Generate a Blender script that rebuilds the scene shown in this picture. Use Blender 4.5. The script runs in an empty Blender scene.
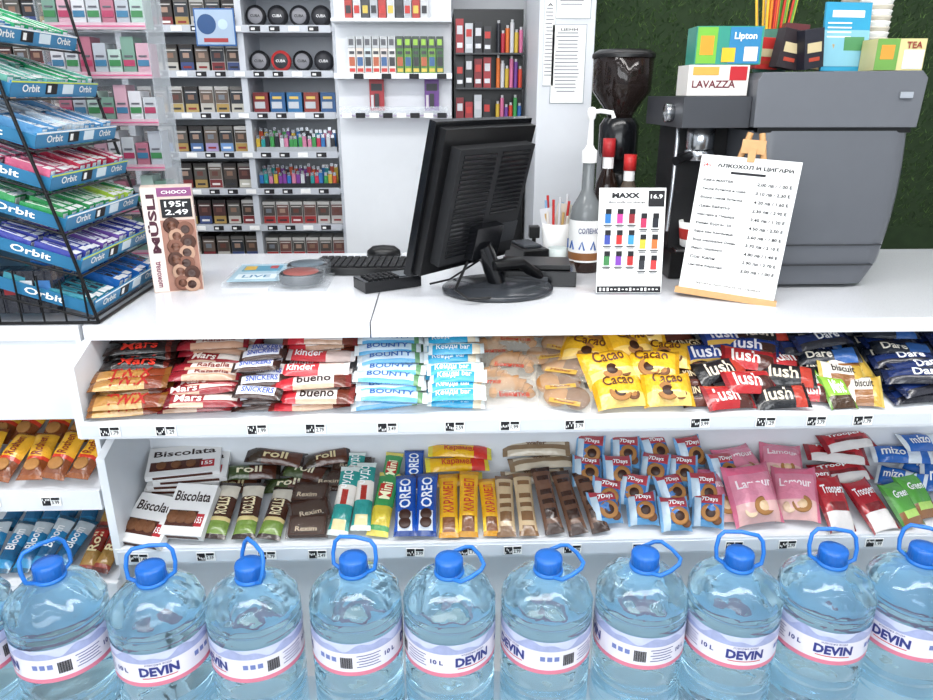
import bpy, math, random
from mathutils import Matrix, Vector
random.seed(7)
R=random.random
def U(a,b): return a+(b-a)*R()
sc=bpy.context.scene
try: sc.view_settings.view_transform='Standard'
except Exception: pass
# ---------------------------------------------------------------- materials
def lin(h):
    if isinstance(h,str):
        h=h.lstrip('#'); c=[int(h[i:i+2],16)/255 for i in (0,2,4)]
        return tuple((x/12.92 if x<=.04045 else ((x+.055)/1.055)**2.4) for x in c)
    return h
MC={}
def mat(h,rough=.45,metal=0.,trans=0.,bump=0.,bscale=60.,var=.06,ior=1.45,emit=0,alpha=1.,coat=0.,vscale=25.):
    k=(h,rough,metal,trans,bump,bscale,var,emit,alpha,coat)
    if k in MC: return MC[k]
    m=bpy.data.materials.new('mat_'+str(h).strip('#')+'_%d'%len(MC)); m.use_nodes=True
    nt=m.node_tree; b=nt.nodes['Principled BSDF']; c=lin(h)
    tc=nt.nodes.new('ShaderNodeTexCoord')
    n=nt.nodes.new('ShaderNodeTexNoise'); n.inputs['Scale'].default_value=vscale; n.inputs['Detail'].default_value=3
    nt.links.new(tc.outputs['Object'],n.inputs['Vector'])
    rp=nt.nodes.new('ShaderNodeValToRGB')
    rp.color_ramp.elements[0].color=tuple(max(0,x*(1-var)) for x in c)+(1,)
    rp.color_ramp.elements[1].color=tuple(min(1,x*(1+var)+var*.01) for x in c)+(1,)
    nt.links.new(n.outputs['Fac'],rp.inputs['Fac']); nt.links.new(rp.outputs['Color'],b.inputs['Base Color'])
    b.inputs['Roughness'].default_value=rough; b.inputs['Metallic'].default_value=metal
    b.inputs['Transmission Weight'].default_value=trans; b.inputs['IOR'].default_value=ior
    b.inputs['Alpha'].default_value=alpha; b.inputs['Coat Weight'].default_value=coat
    if emit:
        b.inputs['Emission Color'].default_value=c+(1,); b.inputs['Emission Strength'].default_value=emit
    if bump:
        n2=nt.nodes.new('ShaderNodeTexNoise'); n2.inputs['Scale'].default_value=bscale; n2.inputs['Detail'].default_value=4
        nt.links.new(tc.outputs['Object'],n2.inputs['Vector'])
        bp=nt.nodes.new('ShaderNodeBump'); bp.inputs['Strength'].default_value=bump; bp.inputs['Distance'].default_value=.01
        nt.links.new(n2.outputs['Fac'],bp.inputs['Height']); nt.links.new(bp.outputs['Normal'],b.inputs['Normal'])
    MC[k]=m; return m
def foil(h): return mat(h,rough=.2,bump=.6,bscale=42,var=.16,coat=.6)
def card(h): return mat(h,rough=.4)
# ---------------------------------------------------------------- mesh builder
def TR(x=0,y=0,z=0,rz=0,rx=0,ry=0):
    return Matrix.Translation((x,y,z))@Matrix.Rotation(rz,4,'Z')@Matrix.Rotation(ry,4,'Y')@Matrix.Rotation(rx,4,'X')
TC={}
def tgeo(s,bold=.02):
    if (s,bold) in TC: return TC[(s,bold)]
    cu=bpy.data.curves.new('t','FONT'); cu.body=s; cu.align_x='CENTER'; cu.align_y='CENTER'; cu.resolution_u=2; cu.offset=bold
    ob=bpy.data.objects.new('t',cu); sc.collection.objects.link(ob)
    dg=bpy.context.evaluated_depsgraph_get(); me=bpy.data.meshes.new_from_object(ob.evaluated_get(dg))
    vs=[(v.co.x,v.co.y) for v in me.vertices]; fs=[tuple(p.vertices) for p in me.polygons]
    bpy.data.objects.remove(ob); bpy.data.curves.remove(cu); bpy.data.meshes.remove(me)
    if not vs: TC[(s,bold)]=([],[],1); return TC[(s,bold)]
    x0=min(v[0] for v in vs);x1=max(v[0] for v in vs);y0=min(v[1] for v in vs);y1=max(v[1] for v in vs)
    w=max(x1-x0,1e-4);h=max(y1-y0,1e-4)
    vs=[((x-(x0+x1)/2)/w,(y-(y0+y1)/2)/h) for x,y in vs]
    TC[(s,bold)]=(vs,fs,h/w); return TC[(s,bold)]
class MB:
    def __init__(s): s.v=[];s.f=[];s.mi=[];s.sm=[];s.mats=[]
    def m(s,mt):
        if mt not in s.mats: s.mats.append(mt)
        return s.mats.index(mt)
    def add(s,vs,fs,mt,M=None,smooth=False):
        o=len(s.v)
        for p in vs:
            p=Vector(p); s.v.append(tuple(M@p) if M else tuple(p))
        for i,f in enumerate(fs):
            s.f.append(tuple(o+k for k in f)); s.mi.append(s.m(mt[i] if isinstance(mt,list) else mt)); s.sm.append(smooth)
    def box(s,c,d,mt,M=None):
        x,y,z=c;a,b,e=d[0]/2,d[1]/2,d[2]/2
        vs=[(x+i*a,y+j*b,z+k*e) for k in(-1,1) for j in(-1,1) for i in(-1,1)]
        s.add(vs,[(0,2,3,1),(4,5,7,6),(0,1,5,4),(2,6,7,3),(0,4,6,2),(1,3,7,5)],mt,M)
    def bx(s,x0,x1,y0,y1,z0,z1,mt,M=None): s.box(((x0+x1)/2,(y0+y1)/2,(z0+z1)/2),(x1-x0,y1-y0,z1-z0),mt,M)
    def lathe(s,prof,mt,M=None,n=28,rmod=None,smooth=True,cap=True):
        vs=[]
        for r,z in prof:
            for i in range(n):
                a=2*math.pi*i/n; rr=r*(rmod(a,z) if rmod else 1); vs.append((rr*math.cos(a),rr*math.sin(a),z))
        fs=[];ms=[]
        for k in range(len(prof)-1):
            for i in range(n):
                j=(i+1)%n; fs.append((k*n+i,k*n+j,(k+1)*n+j,(k+1)*n+i)); ms.append(mt(prof[k],prof[k+1]) if callable(mt) else mt)
        s.add(vs,fs,ms,M,smooth)
        if cap:
            L=len(prof)-1
            if prof[0][0]>1e-3: s.add(vs[:n],[tuple(reversed(range(n)))],ms[0],M)
            if prof[-1][0]>1e-3: s.add(vs[L*n:],[tuple(range(n))],ms[-1],M)
    def cyl(s,p0,p1,r,mt,n=12,M=None,r2=None):
        s.tube([p0,p1],r,mt,n,M,r2)
    def tube(s,pts,r,mt,n=8,M=None,r2=None,flat=1.):
        pts=[Vector(p) for p in pts]; vs=[];L=len(pts)
        up=None
        for i,p in enumerate(pts):
            d=(pts[min(i+1,L-1)]-pts[max(i-1,0)]).normalized()
            if up is None: up=Vector((0,0,1)) if abs(d.z)<.9 else Vector((1,0,0))
            a=d.cross(up).normalized(); b=a.cross(d).normalized(); up=b
            rr=r if r2 is None else r+(r2-r)*i/(L-1)
            for k in range(n):
                t=2*math.pi*k/n; vs.append(p+a*math.cos(t)*rr+b*math.sin(t)*rr*flat)
        fs=[(i*n+k,i*n+(k+1)%n,(i+1)*n+(k+1)%n,(i+1)*n+k) for i in range(L-1) for k in range(n)]
        s.add(vs,fs,mt,M,True); s.add(vs[:n],[tuple(reversed(range(n)))],mt,M); s.add(vs[-n:],[tuple(range(n))],mt,M)
    def prism(s,poly,y0,y1,mt,M=None):
        n=len(poly); vs=[(x,y0,z) for x,z in poly]+[(x,y1,z) for x,z in poly]
        fs=[tuple(range(n)),tuple(reversed(range(n,2*n)))]+[(i,n+i,n+(i+1)%n,(i+1)%n) for i in range(n)]
        s.add(vs,fs,mt,M)
    def text(s,t,mt,M,w,h=None,hf=None,bold=.02):
        vs,fs,asp=tgeo(t,bold)
        if not vs: return
        if h is None: h=w*asp
        out=[]
        for x,y in vs:
            x*=w;y*=h; out.append((x,y,hf(x,y) if hf else .0006))
        s.add(out,fs,mt,M)
    def packet(s,M,L,W,T,body,end=None,zones=(),text=None,tmat=None,tw=.7,th=.5,tx=0,ty=0,nx=14,ny=6):
        ph=R()*6; bend=U(-.5,.7); tws=U(-1.2,1.2); cr=U(.04,.12)
        def D(x,y): return bend*x*x*1.2+tws*x*y
        def H(x,y):
            u=min(1,abs(2*x/(L*.92)));v=min(1,abs(2*y/W))
            h=T/2*max(0,1-u**4)**.6*max(0,1-v**3)**.5
            return h*(1+cr*math.sin(x*120+ph)+cr*.8*math.sin(y*170+x*60+ph*2))+.00035
        vs=[];fs=[];ms=[]
        for sg in(1,-1):
            for i in range(nx+1):
                for j in range(ny+1):
                    x=(i/nx-.5)*L;y=(j/ny-.5)*W; bul=1-.10*max(0,1-abs(2*x/L)**4)
                    vs.append((x,y*bul,sg*H(x,y)+D(x,y)))
        N=(nx+1)*(ny+1)
        for q in(0,1):
            for i in range(nx):
                for j in range(ny):
                    a=q*N+i*(ny+1)+j; f=(a,a+ny+1,a+ny+2,a+1)
                    fs.append(f if q==0 else tuple(reversed(f)))
                    cx=(i+.5)/nx-.5;cy=(j+.5)/ny-.5; mm=body
                    for z in zones:
                        if z[0]<=cx<=z[1] and z[2]<=cy<=z[3]: mm=z[4]
                    if end is not None and abs(cx)>.5-1.01/nx: mm=end
                    ms.append(mm)
        s.add(vs,fs,ms,M,True)
        if text: 
            Mt=M@Matrix.Translation((tx*L,ty*W,0))
            s.text(text,tmat,Mt,L*tw,W*th,hf=lambda x,y:H(x+tx*L,y+ty*W)+D(x+tx*L,y+ty*W)+.0010)
    def obj(s,name,bevel=0,loc=None,parent=None,seg=2):
        me=bpy.data.meshes.new(name); 
        o=Vector(loc) if loc else Vector((0,0,0))
        if loc is None and s.v:
            xs=[v[0] for v in s.v];ys=[v[1] for v in s.v];zs=[v[2] for v in s.v]
            o=Vector(((min(xs)+max(xs))/2,(min(ys)+max(ys))/2,min(zs)))
        me.from_pydata([tuple(Vector(v)-o) for v in s.v],[],s.f)
        for m_ in s.mats: me.materials.append(m_)
        me.polygons.foreach_set('material_index',s.mi); me.polygons.foreach_set('use_smooth',s.sm); me.update()
        ob=bpy.data.objects.new(name,me); ob.location=o; sc.collection.objects.link(ob)
        if bevel:
            b=ob.modifiers.new('bevel','BEVEL'); b.width=bevel; b.segments=seg; b.limit_method='ANGLE'; b.angle_limit=.7
        if parent: ob.parent=parent
        return ob
white=mat('#e3e6ea',rough=.32,var=.02)
whiteM=mat('#dce0e5',rough=.5,var=.03)
paper=mat('#f4f4f2',rough=.6,var=.01)
black=mat('#0c0c0e',rough=.35,var=.1)
blackG=mat('#101114',rough=.18,var=.1)
blackR=mat('#17181b',rough=.6,var=.1)
steel=mat('#b9bcc0',rough=.22,metal=1,var=.04)
acry=mat('#dfe6ec',rough=.05,alpha=.25,var=.0)
ink=mat('#15151a',rough=.6)
def quartz():
    m=mat('#e4e6e8',rough=.12,var=.015,coat=.3)
    nt=m.node_tree;b=nt.nodes['Principled BSDF']
    tc=nt.nodes.new('ShaderNodeTexCoord');vo=nt.nodes.new('ShaderNodeTexVoronoi');vo.inputs['Scale'].default_value=260
    nt.links.new(tc.outputs['Object'],vo.inputs['Vector'])
    r=nt.nodes.new('ShaderNodeValToRGB'); r.color_ramp.elements[0].color=(.50,.51,.54,1); r.color_ramp.elements[0].position=.12
    r.color_ramp.elements[1].color=(.73,.745,.78,1); r.color_ramp.elements[1].position=.2
    nt.links.new(vo.outputs['Distance'],r.inputs['Fac']); nt.links.new(r.outputs['Color'],b.inputs['Base Color'])
    return m
quartzM=quartz()
# ---------------------------------------------------------------- room
def room():
    tile=mat('#b9b6b0',rough=.35,var=.06,vscale=4)
    wl=mat('#dcdee2',rough=.6,var=.02)
    b=MB(); b.bx(-2.6,3.2,-2.2,3.5,-.05,0,tile); b.obj('floor')
    b=MB(); b.bx(-2.6,3.2,-2.2,3.5,2.8,2.85,wl); b.obj('ceiling')
    b=MB(); b.bx(-2.6,3.2,3.4,3.5,0,2.8,wl); b.obj('wall_back')
    b=MB(); b.bx(-2.7,-2.6,-2.2,3.5,0,2.8,wl); b.obj('wall_left')
    b=MB(); b.bx(3.2,3.3,-2.2,3.5,0,2.8,wl); b.obj('wall_right')
    b=MB(); b.bx(-2.6,3.2,3.38,3.4,0,.08,white); b.obj('baseboard_back')
room()
# ---------------------------------------------------------------- counter
SL1=.256; SL2=.26
def z1(y): return .868+(y-1.37)*SL1
def z2(y): return .527+(y-1.42)*SL2
def tag(b,x,y,z,w=.042,h=.022,rx=0):
    M=TR(x,y,z,rx=math.pi/2-rx,ry=U(-.03,.03))
    b.box((0,0,0),(w,h,.002),paper,M); b.box((-w*.24,0,.0012),(w*.42,h*.86,.001),ink,M)
    b.box((w*.24,h*.3,.0012),(w*.42,h*.26,.001),ink,M)
    b.text('%d.%02d'%(random.randint(1,3),random.choice((29,49,59,79,99))),ink,M@Matrix.Translation((w*.23,-h*.1,0.0008)),w*.38,h*.4)
    for k in range(5): b.box((-w*.40+k*w*.08,U(-h*.25,h*.25),.002),(w*.04,h*.22,.0006),paper,M)
def counter():
    b=MB()
    b.bx(-.745,-.153,1.447,2.16,1.018,1.05,quartzM); b.bx(-.150,1.9,1.447,2.16,1.018,1.05,quartzM)
    b.bx(-.745,1.9,1.64,1.66,.05,1.018,white)
    b.bx(-.745,1.9,2.10,2.14,0,1.018,white)
    b.bx(-.745,1.9,1.52,1.62,.0,.50,whiteM)
    def shelf(yf,yb,zf,zb,lt,lb):
        p=[(yf,zf),(yb,zb),(yb,zb-.018),(yf,zf-.018)]
        vs=[(-.73,y,z) for y,z in p]+[(1.9,y,z) for y,z in p]
        b.add(vs,[(0,4,5,1),(1,5,6,2),(2,6,7,3),(3,7,4,0),(0,1,2,3),(7,6,5,4)],white)
        b.bx(-.745,1.9,yf-.012,yf,lb,lt,white)
        b.bx(-.74,1.9,yf-.0145,yf-.012,lb+.006,lt-.006,mat('#d5dae1',rough=.12,var=.01))
    shelf(1.37,1.64,z1(1.37),z1(1.64),.872,.834)
    shelf(1.42,1.66,z2(1.42),z2(1.66),.533,.492)
    def cheek(x0,x1,pts):
        vs=[(x0,y,z) for y,z in pts]+[(x1,y,z) for y,z in pts];n=len(pts)
        b.add(vs,[tuple(range(n)),tuple(reversed(range(n,2*n)))]+[(i,n+i,n+(i+1)%n,(i+1)%n) for i in range(n)],white)
    cheek(-.75,-.732,[(1.36,.835),(1.36,.99),(1.447,1.018),(1.64,1.018),(1.64,.835)])
    cheek(-.75,-.732,[(1.41,.49),(1.41,.76),(1.64,.83),(1.64,.49)])
    b.bx(-.75,-.732,1.52,2.1,0,.5,white)
    for u in (115,169,258,315,386,453,508,573,700,767,819,867): tag(b,(u-442)*.00208,1.353,.853)
    for u in (140,205,265,315,412,465,510,570,640,735,790,880): tag(b,(u-442)*.00229,1.403,.513)
    b.obj('shop_counter',bevel=.0025)
    b=MB()
    b.bx(-2.4,-.755,1.45,2.16,1.018,1.05,quartzM)
    b.bx(-2.4,-.765,1.455,1.475,.836,1.018,whiteM)
    b.bx(-2.4,-.765,1.74,1.76,0,1.018,white)
    b.bx(-.765,-.755,1.45,1.76,0,1.018,white)
    for zf in(.672,.43):
        p=[(1.42,zf),(1.74,zf+.08),(1.74,zf+.062),(1.42,zf-.018)]
        vs=[(-2.4,y,z) for y,z in p]+[(-.765,y,z) for y,z in p]
        b.add(vs,[(0,4,5,1),(1,5,6,2),(2,6,7,3),(3,7,4,0),(0,1,2,3),(7,6,5,4)],white)
        b.bx(-2.4,-.755,1.408,1.42,zf-.035,zf+.012,white)
        for x in(-.99,-.86): tag(b,x,1.405,zf-.01)
    b.obj('side_counter',bevel=.002)
counter()
# ---------------------------------------------------------------- candy piles
def pile(name,style,xc,L,W,T,rows,shelf=z1,yaw=0,jit=.09,xj=.010,slope=.28):
    b=MB()
    for (y,n) in rows:
        for k in range(n):
            sl=slope+U(-.10,.16)
            M=TR(xc+U(-xj,xj),y+U(-.008,.008)-.005*k,shelf(y)+T*.5+.004+k*T*.88,rz=yaw+U(-jit,jit),rx=sl,ry=U(-.07,.07))
            st=random.choice(style) if isinstance(style,list) else style
            st(b,M,L,W,T)
    return b.obj(name)
def bar(body,end,text,tcol,zones=(),tw=.62,th=.55,tx=0,ty=0):
    bo=foil(body);en=foil(end) if end else None
    zz=[(a,c,d,e,foil(m)) for a,c,d,e,m in zones]
    tm=card(tcol)
    return lambda b,M,L,W,T: b.packet(M,L,W,T,bo,en,zz,text,tm,tw,th,tx,ty)
mars=bar('#14100f','#2a1714','Mars','#d2382a',zones=[(.38,.5,-.5,.5,'#5a1f18')],tw=.5,th=.7)
twix=bar('#a8783a','#7a4a1c','TWIX','#a8201a',zones=[(.2,.5,-.5,.5,'#7a3418'),(-.5,.2,-.5,-.3,'#c9a068')],tw=.55,th=.7)
fruity=bar('#e6ddd4','#8c1c2a','Rafaella','#7d2b24',zones=[(-.5,-.25,-.5,.5,'#8c1f2a'),(-.25,.5,-.5,-.25,'#c39a80')],tw=.45,th=.35,tx=.1,ty=.05)
fruity2=bar('#8f2028','#6a1820','Mars','#efe4dc',zones=[(0,.5,-.1,.5,'#e9dfd6'),(-.5,0,-.5,-.3,'#c9a990')],tw=.35,th=.5,tx=-.2)
snick=bar('#3c2219','#2a1812','SNICKERS','#2f50b0',zones=[(-.40,.36,-.35,.35,'#e4e6ee')],tw=.66,th=.42)
bueno=bar('#f0eae6','#7a2a24','bueno','#2c1512',zones=[(-.45,-.22,-.5,.5,'#c8303a'),(.3,.5,-.5,.5,'#6b3122'),(-.22,.3,-.5,-.3,'#c9a68c')],tw=.42,th=.55,tx=.04,ty=.06)
kred=bar('#cf3a42','#f2e9e6','kinder','#ffffff',zones=[(.05,.5,-.5,.5,'#ecd5cc')],tw=.4,th=.5,tx=-.18)
bounty=bar('#cfe2ee','#e9f2f6','BOUNTY','#1e5da8',zones=[(-.5,.5,-.5,-.3,'#5aa8d4'),(.35,.5,-.5,.5,'#6a9a6a')],tw=.62,th=.42,ty=.06)
kenb=bar('#2ea3cf','#e7f3f6','Кенди bar','#f7fbff',zones=[(-.45,.45,.2,.5,'#d9eef2'),(.3,.5,-.5,.2,'#e6d9c0')],tw=.6,th=.5,ty=-.08,tx=-.06)
pile('chocolate_bar_pile',twix,-.650,.155,.044,.021,[(1.39,2),(1.425,3),(1.45,3)],yaw=.06)
pile('chocolate_bar_pile',mars,-.650,.150,.040,.022,[(1.49,3),(1.52,4),(1.555,4),(1.585,4),(1.61,4)],yaw=.05,jit=.16)
pile('chocolate_bar_pile',[fruity,fruity,fruity2],-.500,.155,.040,.020,[(1.392,2),(1.42,2),(1.45,3),(1.48,3),(1.51,3),(1.545,4),(1.585,4),(1.61,4)],jit=.2,xj=.014)
pile('chocolate_bar_pile',snick,-.385,.100,.038,.020,[(1.39,3),(1.425,3),(1.46,4),(1.50,4),(1.54,3)],jit=.08)
pile('chocolate_bar_pile',bueno,-.272,.168,.046,.020,[(1.392,2),(1.42,3),(1.56,4),(1.60,4)],yaw=.05)
pile('chocolate_bar_pile',kred,-.275,.150,.045,.020,[(1.47,3),(1.51,3)],yaw=-.03)
pile('coconut_bar_pile',bounty,-.113,.148,.038,.022,[(1.395,2),(1.425,3),(1.46,3),(1.495,3),(1.53,3),(1.565,3)],jit=.06)
pile('candy_bar_pile',kenb,.024,.122,.038,.021,[(1.395,2),(1.43,3),(1.465,3),(1.505,4),(1.545,4),(1.585,4)],jit=.08)
def bags(name,style,items,shelf=z1):
    b=MB()
    for it in items:
        x,y,L,W,T,rz,rx=it[:7]; lift=it[7] if len(it)>7 else 0
        rx+=U(-.08,.12)
        M=TR(x,y,shelf(y)+abs(math.sin(rx-.25))*W*.45+T*.45+lift,rz=rz+U(-.08,.08),rx=rx,ry=U(-.12,.12))
        (random.choice(style) if isinstance(style,list) else style)(b,M,L,W,T)
    return b.obj(name)
def disc(b,M,r,m,z,m2=None):
    b.lathe([(r,z-.002),(r,z),(r*.85,z+.001),(0.0001,z+.0012)],m,M,n=18,cap=False)
    if m2: b.lathe([(r*.55,z+.0008),(r*.5,z+.002),(.0001,z+.0022)],m2,M,n=14,cap=False)
clearf=mat('#f2ead9',rough=.08,bump=.6,bscale=60,alpha=.16,var=.03)
bread=mat('#a8743c',rough=.55,bump=.4,bscale=40,var=.25); bread2=mat('#6e4426',rough=.6,bump=.4,var=.25); choc=mat('#3a1f14',rough=.4,var=.2)
gold=foil('#c9a24a')
def croiss(b,M,L,W,T):
    pts=[(math.cos(t)*L*.36,math.sin(t)*W*.42-W*.12,0) for t in [i*math.pi/8 for i in range(9)]]
    for i in range(8):
        t=abs(i-3.5)/3.5; b.tube([pts[i],pts[i+1]],T*.50*(1.1-t*.5),bread,10,M,r2=T*.40*(1.05-t*.5))
    b.packet(M,L,W,T*1.25,clearf)
    b.text('Бекитка',card('#b03a2a'),M@Matrix.Translation((0,-W*.25,T*.6)),L*.55,W*.16)
def cookie(b,M,L,W,T):
    for dx in(-.2,.2): 
        b.lathe([(W*.36,-T*.25),(W*.40,0),(W*.36,T*.3),(.0001,T*.38)],bread2 if dx>0 else bread,M@Matrix.Translation((dx*L,0,0)),n=18)
    b.packet(M,L,W,T,clearf); b.box((0,-W*.30,T*.42),(L*.6,W*.16,.001),gold,M); b.text('Halley',card('#7a2a1c'),M@Matrix.Translation((0,-W*.30,T*.44)),L*.4,W*.1)
bags('croissant_pack_pile',croiss,[(.145,1.41,.115,.085,.035,.05,.45),(.10,1.44,.115,.085,.035,-.3,.4,.01),(.15,1.475,.115,.085,.035,-.25,.4,.025),(.10,1.52,.115,.085,.035,.2,.4,.03),(.16,1.54,.12,.08,.035,.1,.3,.045),(.12,1.59,.12,.08,.035,-.2,.3,.045)])
bags('cookie_pack_pile',cookie,[(.262,1.40,.11,.07,.025,-.3,.4),(.25,1.44,.11,.07,.025,.1,.4,.01),(.27,1.48,.12,.08,.025,-.5,.4,.02),(.235,1.52,.11,.07,.025,.2,.3,.03),(.28,1.55,.12,.08,.025,-.4,.4,.03),(.20,1.59,.11,.07,.025,.2,.3,.045),(.27,1.60,.11,.07,.025,.4,.3,.06)])
yel=foil('#e6b428');yel2=foil('#ecc970');
def cacao(b,M,L,W,T):
    b.packet(M,L,W,T,yel,foil('#d8a018'),[(-.5,.5,-.5,-.2,yel2)],'Cacao',card('#5a2a12'),.6,.3,0,.20)
    d=M@Matrix.Translation((-L*.02,-W*.14,T*.36)); disc(b,d,W*.26,bread,.004,choc); disc(b,M@Matrix.Translation((L*.22,-W*.22,T*.3)),W*.15,bread2,.004,bread)
bags('croissant_pack_pile',cacao,[(.372,1.40,.11,.09,.042,.05,.6),(.475,1.40,.105,.09,.042,-.1,.55),(.36,1.455,.12,.095,.042,.2,.55,.014),(.455,1.46,.12,.095,.042,-.3,.45,.016),(.325,1.51,.12,.09,.04,-.25,.5,.026),(.42,1.52,.12,.09,.04,.3,.5,.030),(.50,1.51,.11,.085,.035,-.3,.45,.02),(.35,1.57,.12,.085,.035,.2,.45,.036),(.45,1.575,.12,.085,.035,-.15,.45,.038)])
darkb=bar('#2d1a16','#1b100e','KINGS','#d9c7a0',zones=[(-.5,.5,-.5,-.15,'#5a2c20')],tw=.6,th=.3,ty=.15)
bags('biscuit_pack_pile',darkb,[(.545,1.40,.075,.06,.02,0,.5),(.55,1.45,.08,.06,.02,.1,.5,.01),(.545,1.50,.10,.07,.02,-.3,.45,.015),(.56,1.54,.11,.07,.02,.1,.4,.025),(.53,1.59,.11,.07,.02,.3,.4,.035)])
lush1=bar('#b3262a','#8c1a20','lush','#f4ece8',zones=[(.15,.5,-.5,.2,'#4a2018'),(-.5,.5,.3,.5,'#d64a34')],tw=.5,th=.5,tx=-.08)
lush2=bar('#1d3f8c','#142d66','lush','#f4f4fa',zones=[(.15,.5,-.5,.1,'#3a2018'),(-.5,.5,-.5,-.3,'#c7a043')],tw=.5,th=.5,tx=-.08)
lush3=bar('#17171b','#0c0c0f','lush','#e2d6c0',zones=[(.2,.5,-.5,.3,'#b33a2a')],tw=.5,th=.5,tx=-.08)
bags('snack_pack_pile',[lush1,lush1,lush3],[(.605,1.39,.11,.065,.026,.1,.55),(.72,1.39,.11,.065,.026,-.15,.5),(.66,1.42,.12,.068,.026,.2,.6,.014),(.75,1.44,.12,.065,.026,-.25,.5,.016),(.61,1.455,.12,.065,.026,.2,.5,.02),(.68,1.48,.12,.065,.024,-.2,.5,.03),(.77,1.50,.11,.065,.024,.3,.4,.02),(.80,1.41,.06,.06,.022,-.3,.5,.0)])
bags('snack_pack_pile',[lush2,lush2,lush1,lush3],[(.60,1.51,.13,.062,.024,.1,.5,.024),(.70,1.52,.12,.062,.024,-.2,.5,.036),(.65,1.55,.13,.062,.024,.15,.4,.045),(.74,1.565,.13,.06,.024,.0,.4,.04),(.62,1.59,.13,.062,.024,-.25,.4,.05),(.70,1.60,.13,.062,.024,.2,.4,.062),(.78,1.59,.11,.06,.02,.2,.35,.03)])
dkb=bar('#15295c','#0e1b40','Dare','#f2f2f2',zones=[(-.5,.5,-.5,-.2,'#20202a')],tw=.4,th=.45,tx=.1,ty=.1)
dkb2=bar('#1c222e','#10141c','Dare','#e9e2d2',zones=[(.1,.5,-.5,.5,'#2c5a9a')],tw=.4,th=.45,tx=-.15)
tutku=bar('#e8e4da','#c9b05a','biscuit','#2b1c16',zones=[(-.3,.3,-.5,-.05,'#8a5a30'),(.2,.5,-.5,.5,'#c3a040')],tw=.5,th=.25,ty=.2)
greenp=bar('#8fbf3d','#5c8f25','Mint','#ffffff',zones=[(-.5,.5,-.5,-.2,'#3f2a18')],tw=.5,th=.4,ty=.1)
bags('biscuit_pack_pile',tutku,[(.905,1.40,.07,.08,.02,-.3,.6),(.875,1.44,.10,.075,.02,-.2,.6,.01),(.90,1.47,.10,.075,.02,.1,.5,.02)])
bags('biscuit_pack_pile',greenp,[(.845,1.40,.06,.09,.02,.1,.6),(.81,1.43,.06,.085,.02,.35,.5)])
rows=[]
for i,y in enumerate((1.49,1.52,1.55,1.585)):
    for k in range(2+i%2): rows.append((.845+.02*math.sin(i*3+k*2),y,.135,.050,.022,U(-.3,.2),.4,.012+k*.021))
bags('biscuit_pack_pile',[dkb,dkb2],rows)
rows=[]
for i,y in enumerate((1.40,1.43,1.465,1.50,1.535,1.57,1.60)):
    for k in range(3+(i>3)): rows.append((1.03+.014*math.sin(i*3+k*2),y,.14,.048,.023,U(-.25,.15),.38,k*.021))
    for k in range(3): rows.append((1.19+.014*math.sin(i*2+k),y,.14,.048,.023,U(-.2,.2),.38,k*.021))
bags('biscuit_pack_pile',[dkb,dkb,dkb2],rows)
# ---------------- shelf 2
def xs(u,y=1.47): return (u-442)*(.00237+(y-1.47)*.0011)
def boxes(name,items,fn,shelf=z2):
    b=MB()
    for it in items:
        x,y,L,W,T,rz,rx,lift=it
        fn(b,TR(x,y,shelf(y)+T*.5+abs(math.sin(rx-.25))*W*.5+lift,rz=rz,rx=rx),L,W,T)
    return b.obj(name,bevel=.001)
cw=card('#e6e4e2');cbr=card('#4a2418')
def bisc(b,M,L,W,T):
    b.box((0,0,0),(L,W,T),cw,M); b.box((-L*.1,-W*.18,T*.5+.0004),(L*.7,W*.3,.0008),cbr,M)
    b.text('Biscolata',card('#2a1510'),M@Matrix.Translation((0,W*.25,T*.5)),L*.85,W*.2)
    for k in range(3): disc(b,M@Matrix.Translation((L*(-.3+.2*k),-W*.16,T*.5)),W*.12,bread2,.003)
    b.box((L*.32,-W*.2,T*.5+.0004),(L*.2,W*.24,.0008),card('#b3252d'),M); b.text('155',paper,M@Matrix.Translation((L*.32,-W*.2,T*.5+.001)),L*.15,W*.12)
    b.box((0,-W*.5-.0004,0),(L*.8,.0008,T*.5),cbr,M)
bi=[(xs(155),1.47,.115,.125,.022,-.3,.5,0),(xs(193),1.475,.10,.13,.022,-.15,.55,.016)]
for k in range(6): bi.append((xs(192,1.6)+.012*math.sin(k*2),1.595,.17,.10,.014,-.12+.06*k,.28,k*.0145))
boxes('biscuit_box_stack',bi,bisc)
def brownbar(b,M,L,W,T):
    b.packet(M,L,W,T,foil('#4b2a1d'),foil('#2d1912'),[(-.42,-.22,-.5,.5,foil('#6f8a3b')),(-.22,-.16,-.5,.5,foil('#d9c58a')),(.25,.4,-.5,.5,foil('#cfc6b6'))],'ROLLS',card('#e8d9b0'),.3,.5,.05)
def vbars(name,style,items,shelf=z2,slope=.55):
    b=MB()
    for x,y,L,W,T,rz,lift in items:
        sl=slope+U(-.08,.08)
        M=TR(x,y,shelf(y)+T*.5+.004+lift*.6+L*.5*max(0,math.sin(sl)-.25),rx=sl,ry=U(-.08,.08))@Matrix.Rotation(rz+math.pi/2+U(-.06,.06),4,'Z')
        (random.choice(style) if isinstance(style,list) else style)(b,M,L,W,T)
    return b.obj(name)
vbars('wafer_roll_pile',brownbar,[(xs(222),1.49,.15,.055,.026,-.12,0),(xs(248),1.49,.15,.055,.026,-.05,0),(xs(275),1.49,.15,.055,.026,-.1,0)],slope=.45)
dk=bar('#3c4a22','#241b12','roll','#e9e0c0',zones=[(0,.5,-.5,.5,'#4a2517')],tw=.4,th=.4)
dk2=bar('#57301f','#2b1811','roll','#e0cfa0',zones=[(-.5,-.2,-.5,.5,'#3a2a1c')],tw=.4,th=.4)
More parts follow.
